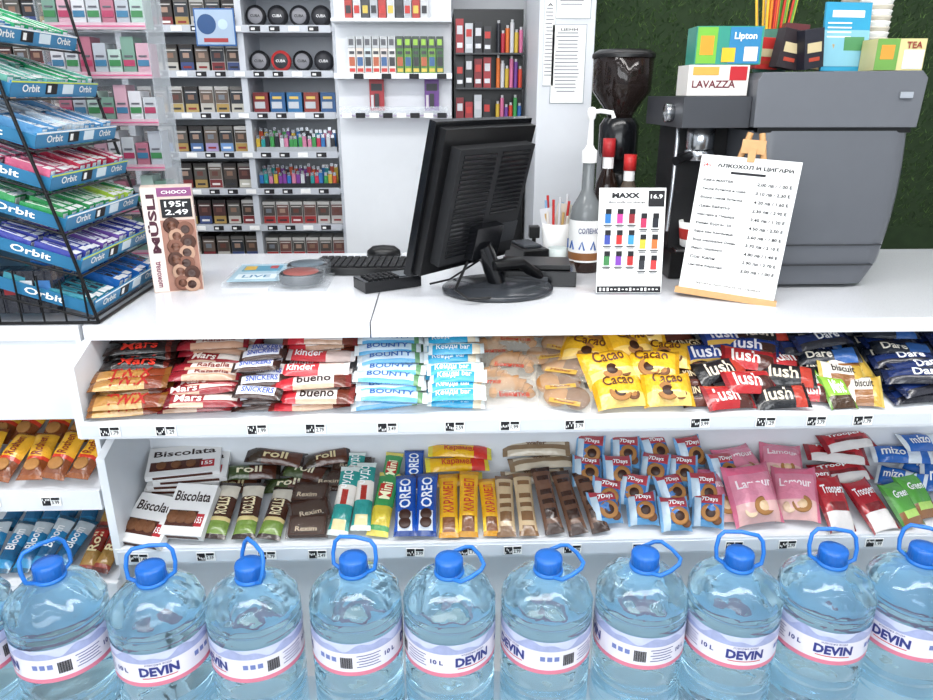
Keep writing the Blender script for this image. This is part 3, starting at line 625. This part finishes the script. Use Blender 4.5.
# ---------------------------------------------------------------- coffee machine
def machine():
    b=MB(); g=mat('#63666c',rough=.38,var=.04); g2=mat('#5a5d63',rough=.36,var=.04); g3=mat('#3b3d42',rough=.4)
    yf=1.70
    b.prism([(.715,1.43),(.712,1.53),(.722,1.548),(1.085,1.552),(1.10,1.537),(1.095,1.43)],yf-.005,2.10,g)
    secs=[]
    n=14
    for i in range(n+1):
        t=i/n; z=1.422-t*(1.422-1.060)
        xl=.722+.035*t**2+.02*max(0,t-.85)*6; xr=1.095-.022*t**1.6-.02*max(0,t-.88)*8
        bul=.018*math.sin(math.pi*min(1,t*1.05))
        secs.append([(xl,2.10,z),(xl,yf+.03-bul,z),(xl+.02,yf+.006-bul,z),(xl+.05,yf-bul,z),(xr-.05,yf-bul,z),(xr-.02,yf+.006-bul,z),(xr,yf+.03-bul,z),(xr,2.10,z)])
    vs=[p for s in secs for p in s]; k=8
    fs=[(i*k+j,(i+1)*k+j,(i+1)*k+(j+1)%k,i*k+(j+1)%k) for i in range(n) for j in range(k)]
    b.add(vs,fs,g2,None,True); b.add(secs[0],[tuple(range(k))],g2); b.add(secs[-1],[tuple(reversed(range(k)))],g2)
    b.bx(.728,1.088,yf+.002,2.08,1.418,1.432,black)
    dg=mat('#2c2e32',rough=.5)
    b.bx(.79,1.06,yf-.0165,yf,1.158,1.161,dg); b.bx(.79,1.05,yf-.0125,yf,1.108,1.111,dg)
    b.bx(.79,1.03,1.75,2.08,1.05,1.065,blackR)
    b.box((1.055,yf-.008,1.50),(.03,.006,.014),mat('#9aa0a8',rough=.3)); 
    b.bx(.555,.712,1.715,2.02,1.428,1.497,g3); b.bx(.595,.722,1.86,2.02,1.12,1.43,blackR); b.bx(.585,.75,1.80,2.06,1.052,1.12,black); 
    b.bx(.60,.72,1.805,1.86,1.12,1.126,steel)
    for k in range(4): b.bx(.605,.715,1.81+k*.012,1.814+k*.012,1.126,1.129,black)
    b.lathe([(.03,0),(.034,.01),(.034,.05),(.026,.06)],steel,TR(.640,1.825,1.37),n=24)
    b.lathe([(.033,0),(.036,.004),(.036,.022),(.033,.026)],steel,TR(.640,1.825,1.348),n=24)
    b.tube([(.615,1.81,1.36),(.595,1.79,1.357),(.565,1.765,1.35)],.011,black,10)
    b.lathe([(.020,0),(.022,.006),(.022,.02),(.0001,.024)],steel,TR(.556,1.79,1.46)@Matrix.Rotation(-math.pi/2,4,'Y'),n=20)
    b.tube([(.575,1.80,1.43),(.572,1.79,1.40),(.570,1.785,1.30),(.562,1.775,1.18)],.005,steel,8)
    b.obj('espresso_machine',bevel=.004,seg=3)
    b=MB(); M=TR(.505,2.11,CT)
    b.bx(-.06,.06,-.08,.04,0,.03,black,M); b.bx(-.05,.05,-.03,.04,.03,.30,blackG,M); b.lathe([(.05,.28),(.055,.30),(.055,.37),(.042,.39)],blackG,M,n=28)
    b.tube([(0,-.03,.22),(0,-.09,.20)],.016,steel,10,M); b.lathe([(.03,.19),(.035,.20),(.035,.24),(.03,.245)],black,M@Matrix.Translation((0,-.06,0)),n=20)
    b.lathe([(.03,.385),(.05,.42),(.080,.46),(.083,.545),(.081,.548),(.048,.43),(.028,.39)],mat('#241c1a',rough=.08,alpha=.85),M,n=32,cap=False)
    b.lathe([(.028,.395),(.06,.44),(.076,.475),(.0001,.485)],mat('#1a0f0b',rough=.5,bump=.6,bscale=120),M,n=28)
    b.lathe([(.086,.545),(.086,.556),(.07,.566),(.0001,.57)],black,M,n=32)
    b.obj('coffee_grinder',bevel=.004)
    b=MB(); M=TR(.645,1.832,1.130)
    b.lathe([(.022,0),(.026,.003),(.034,.065),(.032,.065),(.024,.005),(.0001,.005)],paper,M,n=24,cap=False); b.lathe([(.0285,.02),(.0325,.048)],card('#b8302a'),M,n=24,cap=False)
    b.obj('coffee_cup')
machine()
def ontop():
    zt=1.4985
    b=MB(); M=TR(.636,1.775,zt); b.box((0,0,.033),(.140,.08,.066),card('#dcd8d3'),M)
    F=M@TR(0,-.0405,.033,rx=math.pi/2); b.text('LAVAZZA',card('#6a2430'),F@Matrix.Translation((-.01,-.008,0)),.10,.016); b.box((.045,.015,0),(.04,.03,.001),card('#b3242c'),F); b.box((-.03,.02,0),(.06,.018,.001),card('#c9a04a'),F)
    b.obj('tea_box',bevel=.001)
    b=MB(); M=TR(.655,1.775,zt+.067,rz=-.05); b.box((0,0,.04),(.15,.075,.080),card('#2f8a78'),M)
    F=M@TR(0,-.038,.04,rx=math.pi/2); b.box((-.05,0,0),(.045,.076,.001),card('#6fae3a'),F); b.box((.035,0,0),(.07,.076,.001),card('#2a7aa8'),F); b.box((.0,-.02,.0006),(.03,.03,.001),card('#d6b02a'),F); b.box((-.05,.0,.0006),(.03,.04,.001),card('#d8922a'),F); b.box((.05,-.018,.0006),(.03,.03,.001),card('#e8dcc8'),F);b.text('Lipton',paper,F@Matrix.Translation((.035,.018,.001)),.05)
    b.obj('tea_box',bevel=.001)
    zt=1.5525
    b=MB()
    for k,(x,y,h,c,rz,ry) in enumerate(((.805,1.79,.085,'#2a2226',.2,.15),(.835,1.835,.10,'#5a2226',-.1,.1),(.865,1.78,.085,'#20202a',.3,-.15),(.78,1.84,.07,'#b8302c',.1,.05),(.89,1.82,.06,'#b8a070',-.2,.2))):
        M=TR(x,y,zt,rz=rz,ry=ry); b.box((0,0,h/2+.006),(.055,.03,h),card(c),M); b.box((0,-.0155,h*.6),(.04,.001,h*.25),card('#c8b890'),M); b.box((0,-.0155,h*.3),(.03,.001,h*.1),card('#a8402c'),M)
    b.obj('tea_packet_group',bevel=.001)
    b=MB(); M=TR(.835,1.93,zt)
    b.lathe([(.035,0),(.04,.004),(.045,.10),(.043,.10),(.036,.006),(.0001,.006)],card('#3c6a5a'),M,n=24,cap=False)
    cs=['#e05a2a','#f0c03a','#6ab04a','#e04a5a','#f08a2a','#d8e04a','#e8e8e8','#c83a2a']
    for k in range(34):
        a=k*2.4; r=.005+.028*((k*7%13)/13); q=1.9
        b.cyl((r*math.cos(a),r*math.sin(a),.01),(r*q*math.cos(a),r*q*math.sin(a),.20+.01*math.sin(k)),.0032,card(cs[k%8]),6,M)
    b.obj('drinking_straw_cup')
    b=MB(); M=TR(.955,1.80,zt+.001,rz=.1)@Matrix.Rotation(math.pi/2-.1,4,'X'); b.box((0,.075,0),(.115,.15,.006),card('#2f94ba'),M); b.box((0,.05,.0034),(.115,.08,.001),card('#7fb6c8'),M)
    b.box((0,.125,.0034),(.08,.015,.001),paper,M); b.box((.02,.06,.004),(.05,.03,.001),card('#4f8a5a'),M)
    for k in range(4): b.box((-.02,.105-.01*k,.004),(.06,.003,.0006),paper,M)
    b.obj('info_leaflet')
    b=MB(); M=TR(1.045,1.76,zt,rz=-.05); b.box((0,0,.034),(.11,.07,.067),card('#cfc48c'),M)
    F=M@TR(0,-.0355,.034,rx=math.pi/2); b.box((-.03,0,0),(.05,.066,.001),card('#6a9a4a'),F); b.box((.03,-.01,0),(.045,.04,.001),card('#d0d4da'),F); b.box((-.03,.005,.0006),(.03,.03,.001),card('#d8923a'),F); b.text('TEA',card('#8c2a2a'),F@Matrix.Translation((.028,.02,.001)),.035)
    b.obj('tea_box',bevel=.001)
    for (x,y,n) in((1.05,1.87,14),(1.055,1.97,11)):
        b=MB(); M=TR(x,y,zt)
        for k in range(n): b.lathe([(.026,k*.012),(.036,k*.012+.05),(.038,k*.012+.052),(.036,k*.012+.054)],paper if k%2 else card('#cfc8ba'),M,n=20,cap=False)
        b.obj('paper_cup_stack')
ontop()
# ---------------------------------------------------------------- gum rack
def rack():
    b=MB(); wire=mat('#0f0f11',rough=.35,metal=.4)
    lipc=mat('#2f7fae',rough=.35); 
    tiers=[(1.60,-.84,'#2f9a66','#e8f0ea'),(1.50,-.81,'#6ab0a0','#e6eeec'),(1.405,-.782,'#5f9ac8','#e6ecf2'),(1.325,-.768,'#b8304a','#eed6da'),(1.245,-.753,'#3a9a5a','#e4efe4'),(1.160,-.738,'#4048a0','#e2e4f2'),(1.07,-.728,'#2a6fc0','#30323a')]
    y0=1.47;y1=1.83
    for i,(z,x,c,c2) in enumerate(tiers):
        dep=.20; sl=.32
        M=TR(x,0,z,ry=sl)
        b.bx(-dep,0,y0,y1,-.004,0,lipc,M)
        b.bx(-.004,0,y0,y1,0,.027,lipc,M); b.bx(-dep,0,y0-.003,y0,0,.022,mat('#226a92',rough=.35),M)
        T=M@TR(.0005,(y0+y1)/2,.0135,rz=math.pi/2,rx=math.pi/2)
        b.text('Orbit',paper,T@Matrix.Translation((-.11,0,0)),.065,.015); b.text('Orbit',paper,T@Matrix.Translation((.12,0,0)),.06,.015)
        b.box((-.03,-.001,0),(.045,.021,.001),ink,T); b.box((-.04,-.001,.0006),(.012,.014,.001),paper,T); b.box((.04,-.001,0),(.045,.020,.001),card('#d9e6ee'),T)
        b.bx(-.0005,.0006,y0,y1,.024,.027,mat('#c9d84a') if i%2 else paper,M)
        S=M@TR(-dep/2,y0-.0035,.011,rx=math.pi/2); b.text('Orbit',paper,S,.08,.014)
        n=13
        for r_ in range(2):
            for k in range(n):
                if R()<.06: continue
                yy=y0+.016+k*(y1-y0-.03)/(n-1); xx=-.053-r_*.095
                P=M@TR(xx+U(-.004,.004),yy,.016+U(0,.009),ry=U(-.06,.06),rz=U(-.06,.06))
                alt={'#2f9a66':'#2a7ab0','#6ab0a0':'#2f9a66','#5f9ac8':'#c5d6e4','#b8304a':'#c25a7a','#3a9a5a':'#a8c84a','#4048a0':'#6a4a9a','#2a6fc0':'#3a8a9a'}[c]
                cc=c if (k//4+i)%3 else alt
                b.box((0,0,0),(.085,.022,.022),foil(cc),P); b.box((-.006,0,.0113),(.056,.013,.0006),foil(c2),P); b.box((-.008,0,.0118),(.030,.006,.0006),foil(cc),P); b.box((.034,0,.0113),(.014,.0225,.0006),foil('#eef0f0'),P); b.box((.0428,0,0),(.0006,.016,.014),foil('#e6eaea'),P)
    for y in(y0-.012,y1+.012):
        b.tube([(-.715,y,CT+.004),(-.745,y,1.20),(-.815,y,1.50),(-.855,y,1.74)],.0035,wire,6)
        b.tube([(-1.03,y,CT+.004),(-1.03,y,1.78)],.0035,wire,6)
        for z,x,_,_ in tiers: b.tube([(x+.003,y,z-.008),(-1.03,y,z+.075)],.0025,wire,6)
        b.tube([(-.715,y,CT+.004),(-1.03,y,CT+.004)],.0035,wire,6)
    for z,x,_,_ in tiers: b.tube([(x+.004,y0-.012,z-.008),(x+.004,y1+.012,z-.008)],.0025,wire,6)
    b.tube([(-.715,y0-.012,CT+.004),(-.715,y1+.012,CT+.004)],.0035,wire,6)
    for k in range(7): 
        x=-.735-k*.045; b.tube([(x,y0-.012,CT+.004),(x,y0-.012,CT+.085+.01*k)],.0022,wire,5)
    for k in range(6): b.box((-.82-.036*k,1.50,1.115),(.034,.05,.09),foil('#1c1e28'),TR()); b.box((-.82-.036*k,1.4745,1.125),(.024,.001,.03),card(['#3a6fa8','#c8ccd0','#8a2a30'][k%3]))
    b.bx(-1.04,-1.034,y0,y1,1.06,1.78,mat('#4a7f9a',rough=.4))
    b.obj('chewing_gum_rack')
rack()
def acrylic_stand():
    b=MB(); pk=mat('#c85a84',rough=.3)
    x0,x1,y0,y1=-1.0,-.735,2.0,2.12
    b.bx(x0,x1,y1,y1+.004,1.052,1.86,acry)
    for x in(x0,x1): b.bx(x-.002,x+.002,y0,y1,1.052,1.86,acry)
    for i in range(7):
        z=1.08+i*.115
        b.bx(x0,x1,y0,y1,z,z+.003,acry); b.bx(x0,x1,y0-.002,y0,z,z+.016,mat('#dcbcc8',rough=.2,alpha=.6)); b.bx(x0,x1,y0-.003,y0-.001,z+.006,z+.009,pk)
        for k in range(7):
            c=['#b7bbc0','#bf98a6','#a6bcb4','#a7687a','#c9c9ce','#6f9082','#a7acb4'][(k*3+i)%7]
            b.bx(x0+.008+k*.036,x0+.040+k*.036,y0+.02,y0+.08,z+.004,z+.07+.015*((k*5+i)%3),card(c)); b.bx(x0+.010+k*.036,x0+.038+k*.036,y0+.018,y0+.02,z+.03,z+.045,card(['#a23a5a','#3a6f90','#3a7a4a'][(k+i)%3]))
            b.bx(x0+.014+k*.036,x0+.034+k*.036,y0+.0175,y0+.02,z+.052,z+.056,card('#5a5a62'))
    b.obj('acrylic_sachet_stand')
acrylic_stand()
# ---------------------------------------------------------------- cigarette wall
def pack(b,x,y,z,w,h,c1,c2,c3):
    b.bx(x-w/2,x+w/2,y,y+.10,z,z+h,card(c1))
    b.bx(x-w*.47,x+w*.47,y-.001,y,z+h*.36,z+h*.86,card(c2)); b.bx(x-w*.47,x+w*.47,y-.001,y,z+.002,z+h*.34,card(c3))
    b.bx(x-w*.25,x+w*.2,y-.002,y-.001,z+h*.5,z+h*.68,card(random.choice(['#8a6a58','#a88a78','#6a4038','#7a8088']))); b.bx(x-w*.4,x+w*.4,y-.002,y-.001,z+h*.76,z+h*.80,card('#d9d6d0')); b.bx(x-w*.3,x+w*.3,y-.002,y-.001,z+h*.12,z+h*.20,card(random.choice(['#2a2a30','#8a2a2a','#e6e4de'])))
def cigs():
    Z=[1.895,1.745,1.585,1.433,1.284,1.141,.994,.845]
    b=MB(); sh=mat('#c9cdd4',rough=.4,var=.02)
    b.bx(-2.4,-.385,3.26,3.28,0,2.2,sh)
    for x in(-2.4,-1.72,-1.21,-.755,-.395): b.bx(x-.012,x+.012,3.0,3.26,0,2.2,sh)
    for z in Z+[2.05,.68,.5]: b.bx(-2.4,-.395,2.995,3.26,z-.018,z,sh)
    for z in Z[:7]:
        b.bx(-2.38,-.41,2.988,2.995,z-.022,z+.004,mat('#bfc3ca',rough=.3))
        for k in range(26): 
            x=-2.3+k*.073
            b.bx(x-.020,x+.020,2.986,2.988,z-.018,z+.000,ink if k%3 else paper); b.bx(x-.014,x+.0,2.984,2.986,z-.014,z-.006,paper)
    b.bx(-2.4,-.395,3.0,3.26,0,.8,white)
    M=TR(-.84,2.983,1.74,rx=math.pi/2); b.box((0,.0,0),(.15,.13,.003),card('#2a5fa0'),M); b.box((0,.0,.002),(.14,.12,.001),card('#a5b9cf'),M); b.lathe([(.035,.003),(.0001,.0035)],card('#2a4f80'),M@Matrix.Translation((-.03,.01,0)),n=24,cap=False); b.lathe([(.018,.003),(.0001,.0035)],card('#c0d4e8'),M@Matrix.Translation((.03,.01,0)),n=24,cap=False); b.box((0,-.045,.003),(.09,.014,.001),card('#a83a3a'),M)
    b.obj('cigarette_shelf_unit')
    b=MB()
    for zi,z in enumerate(Z[:8]):
        for (xa,n) in((-1.185,7),(-1.69,8),(-2.35,9)):
            for k in range(n):
                x=xa+.032+k*.0595
                rr=R()
                c1='#2a2422' if rr<.5 else ('#c4c2be' if rr<.8 else '#6d6a66')
                c2=random.choice(['#3a322f','#50433c','#2c3038','#4c2c2a','#5a5650','#6a5a50'])
                c3=random.choice(['#a78a4e','#b9b5ac','#7c2a2e','#c0bcaf','#2f2c2a','#b09a60','#3a4a7a']) if zi!=4 else random.choice(['#6a8fc0','#a090b8','#a78a4e','#4a6a9a'])
                pack(b,x,3.03,z+.001,.052,.098,c1,c2,c3)
    b.obj('cigarette_pack_rows')
    b=MB()
    for z,cs in((1.745,['#1b1c20','#1b1c20','#23242a','#2a2a2e']),(1.585,['#1b1c20','#c23a3a','#1b1c20','#26272c'])):
        for k in range(4):
            x=-.70+k*.083; M=TR(x,3.05,z+.04,rx=math.pi/2)
            b.lathe([(.037,-.02),(.039,0),(.037,.012),(.0001,.0125)],card(cs[k]),M,n=24)
            b.lathe([(.028,.012),(.027,.0135),(.0001,.0137)],card(['#8a8a90','#3a3b40'][k%2]),M,n=20)
            b.text('CUBA',card('#e4e4e4' if k%2 else '#202024'),M@Matrix.Translation((0,0,.0145)),.036)
    b.obj('snus_tin_rows')
    b=MB()
    for k,c in enumerate(['#7c2a2e','#2f5f90','#2f6fa0','#90382f','#2a5688']): b.bx(-.735+k*.066,-.677+k*.066,3.03,3.15,1.434,1.51,card(c)); b.bx(-.73+k*.066,-.69+k*.066,3.028,3.03,1.45,1.475,card('#bfc3c8')); b.bx(-.725+k*.066,-.69+k*.066,3.028,3.03,1.485,1.495,card('#e0c060'))
    b.obj('tobacco_box_rows')
    b=MB()
    cl=['#c8502a','#2a6fb0','#c8a83a','#3a904a','#b82a4a','#7c3a90','#209090','#c87a9a','#20222a','#c8ccd0']
    for zz in(1.284,1.141):
        for k in range(17):
            for j in range(2):
                x=-.728+k*.0185+U(-.002,.002); hh=U(-.008,.006); c=card(random.choice(cl)); b.bx(x-.0075,x+.0075,3.02+.06*j,3.034+.06*j,zz+.001,zz+.055+.02*j+hh,c); b.bx(x-.006,x+.006,3.021+.06*j,3.033+.06*j,zz+.055+.02*j+hh,zz+.068+.02*j+hh,steel)
        b.bx(-.735,-.415,3.012,3.016,zz+.001,zz+.02,card('#202226' if zz<1.2 else '#a8acb0'))
    b.obj('lighter_rows')
    b=MB()
    for z in(.994,.845):
        for k in range(6): pack(b,-.712+k*.056,3.03,z+.001,.050,.09,'#c4c2be','#6a4640' if k%2 else '#4a4440',random.choice(['#a03030','#c0bcb8','#90282e']))
    b.obj('cigarette_pack_rows')
cigs()
def mid():
    b=MB(); b.bx(-.383,.045,2.9,3.3,0,2.3,white)
    b.bx(-.383,.045,2.80,2.9,1.555,1.575,white); b.bx(-.383,.045,2.80,2.9,1.745,1.757,white)
    b.bx(-.37,.03,2.82,2.88,1.425,1.43,mat('#c9b8d8',rough=.1,alpha=.6)); b.bx(-.37,.03,2.82,2.823,1.43,1.46,acry)
    for z in(1.555,1.42):
        for k in range(8): b.bx(-.36+k*.05,-.325+k*.05,2.797,2.80,z,z+.018,ink if k%2 else paper)
    b.obj('wall_cabinet',bevel=.002)
    b=MB()
    cs=['#d8d6d2','#d8ccc2','#c7d2d6','#dcd8cc','#d2c8c4']
    for k in range(12):
        c=cs[k%5] if k<6 else ['#4a7a3a','#6a983a','#345f30'][k%3]
        x=-.33+k*.029; b.bx(x,x+.026,2.83,2.89,1.576,1.66,card(c)); b.bx(x+.003,x+.023,2.828,2.83,1.60,1.63,card(['#b05a3a','#3a5f8e','#2f2f34'][k%3])); b.bx(x+.004,x+.022,2.828,2.83,1.64,1.65,card('#3a3a40')); b.bx(x+.003,x+.023,2.828,2.83,1.58,1.592,card('#c8b04a' if k>5 else '#b8302a'))
        b.bx(x,x+.026,2.83,2.88,1.661,1.70,card('#bfc2c4' if k<6 else '#46504a')); b.bx(x+.004,x+.020,2.828,2.83,1.67,1.69,card('#5a5a60' if k<6 else '#9ac84a'))
    for k in range(10):
        x=-.335+k*.03; b.bx(x,x+.027,2.83,2.89,1.758,1.84,card(['#a8352f','#c2c4c6','#3a3b40','#a8acb2'][k%4])); b.bx(x+.004,x+.022,2.828,2.83,1.775,1.80,card(['#2a2a30','#b8302a','#c8b04a'][k%3]))
    b.obj('heated_tobacco_packs')
    b=MB(); 
    for x,c in((-.235,'#a8242e'),(-.03,'#6a3a8a')):
        b.bx(x-.027,x+.027,2.86,2.875,1.445,1.555,card(c)); b.bx(x-.02,x+.02,2.858,2.86,1.515,1.54,card('#20202a')); b.bx(x-.008,x+.008,2.855,2.86,1.455,1.505,card('#2a2a30')); b.bx(x-.022,x-.012,2.857,2.86,1.455,1.50,card('#d8d0d4'))
    b.obj('hanging_vape_packs')
    b=MB(); b.bx(.055,.315,2.93,3.3,.0,1.80,black); b.bx(.055,.315,2.80,2.93,0,1.38,black)
    for z in(1.38,1.52,1.64): b.bx(.06,.31,2.84,2.93,z,z+.006,mat('#2a2b30',rough=.3))
    cv=['#c8a83a','#b02a3a','#3a904a','#c86a90','#d06a2a','#2a5fa0','#6a3a8a','#c8c8cc','#20222a','#c8402a']
    for zi,z in enumerate((1.386,1.526,1.646)):
        for k in range(4):
            x=.075+k*.034; h=[.105,.09,.115,.1][(k+zi)%4]
            b.bx(x-.014,x+.014,2.86,2.9,z,z+h,card(['#7c2028','#1b1b20','#9a2a30','#2a2a2e','#b8bcc0'][(k*2+zi)%5])); b.bx(x-.010,x+.010,2.858,2.86,z+h*.55,z+h*.8,card(['#c8c8cc','#b8302a'][(k+zi)%2])); b.bx(x-.010,x+.010,2.858,2.86,z+h*.15,z+h*.3,card('#d8d8dc'))
        for k in range(6):
            x=.218+k*.0165; h=.085+.02*math.sin(k*2+z*9)
            b.cyl((x,2.87,z),(x,2.87,z+h),.0075,card(cv[(k*3+zi*4)%10]),10); b.cyl((x,2.87,z+h),(x,2.87,z+h+.010),.005,card('#b8b8ba'),8)
    b.text('MAXX',paper,TR(.255,2.798,1.365,rx=math.pi/2),.07,.016)
    b.obj('vape_display_cabinet')
    b=MB(); b.bx(.325,.51,2.55,2.95,0,2.8,mat('#d9dce1',rough=.45,var=.02)); b.obj('wall_column',bevel=.003)
    for (x,z,w,h,t) in((.435,1.82,.11,.17,'ЗАПОВЕД'),(.425,1.595,.11,.24,'ЦЕНИ'),(.36,1.66,.035,.26,'A')):
        b=MB(); M=TR(x,2.548,z,rx=math.pi/2); b.box((0,0,-.0005),(w*1.05,h*1.02,.001),mat('#9aa0a8'),M); b.box((0,0,0),(w,h,.002),paper,M)
        b.text(t,ink,M@Matrix.Translation((0,h*.44,.0012)),w*.5,.009)
        n=int(h/.0115)
        for k in range(n-3): b.box((U(-.002,.002)-w*.05,h*.40-k*.0112,.0013),(w*U(.55,.75),.003,.0004),mat('#7a7c82'),M)
        b.obj('wall_notice')
mid()
def grass():
    b=MB(); b.bx(.515,3.1,2.80,2.84,0,2.8,mat('#223519',rough=.9,var=.4)); b.bx(.515,3.1,2.84,2.9,0,2.8,whiteM)
    gs=[mat(c,rough=.7,var=.2) for c in('#38562a','#2b4520','#4a6b35','#223a1c','#5d7a40','#6f8f4c')]
    for k in range(16000):
        x=U(.52,2.7);z=U(1.0,2.12); a=U(-.9,.9);l=U(.015,.035);w=.0018; tx=x+math.sin(a)*l;tz=z+math.cos(a)*l*.8+U(-.01,.0)
        b.add([(x-w,2.80,z),(x+w,2.80,z),(tx,2.80-U(.008,.025),tz)],[(0,1,2)],gs[k%6])
    b.obj('artificial_grass_panel')
grass()
# ---------------------------------------------------------------- lights & world
def area(name,loc,rot,sx,sy,e,col=(1,1,1)):
    l=bpy.data.lights.new(name,'AREA'); l.shape='RECTANGLE'; l.size=sx; l.size_y=sy; l.energy=e; l.color=col
    o=bpy.data.objects.new(name,l); o.location=loc; o.rotation_euler=rot; sc.collection.objects.link(o); return o
b=MB(); lm=mat('#ffffff',emit=16.0)  # unseen glowing strips, added so the glossy wrappers catch highlights
for y in(-.3,.55,2.4):
    for x in(-1.3,.2,1.7): b.bx(x-.6,x+.6,y-.03,y+.03,2.775,2.799,lm)
b.obj('added_strip_light')
area('added_top_light',(0.2,.75,2.75),(0,0,0),3.2,.35,46,(1,.985,.96))  # unseen area lamp added overhead for more light from above
area('back_aisle_light',(-.2,2.35,2.75),(math.radians(25),0,0),3.2,.4,12,(1,.99,.98))
area('shopfront_daylight',(-0.6,-1.9,2.0),(math.radians(72),0,math.radians(-10)),3.0,1.4,74,(.93,.97,1))
w=bpy.data.worlds.new('world'); sc.world=w; w.use_nodes=True; nt=w.node_tree; bg=nt.nodes['Background']
bg.inputs['Color'].default_value=(.80,.90,1,1); bg.inputs['Strength'].default_value=.75
# ---------------------------------------------------------------- camera
cam=bpy.data.cameras.new('camera'); cam.lens=36*720/933; cam.sensor_width=36
co=bpy.data.objects.new('camera',cam); co.location=(0,0,1.5); co.rotation_euler=(math.radians(90-19.5),0,math.radians(-2)); sc.collection.objects.link(co); sc.camera=co
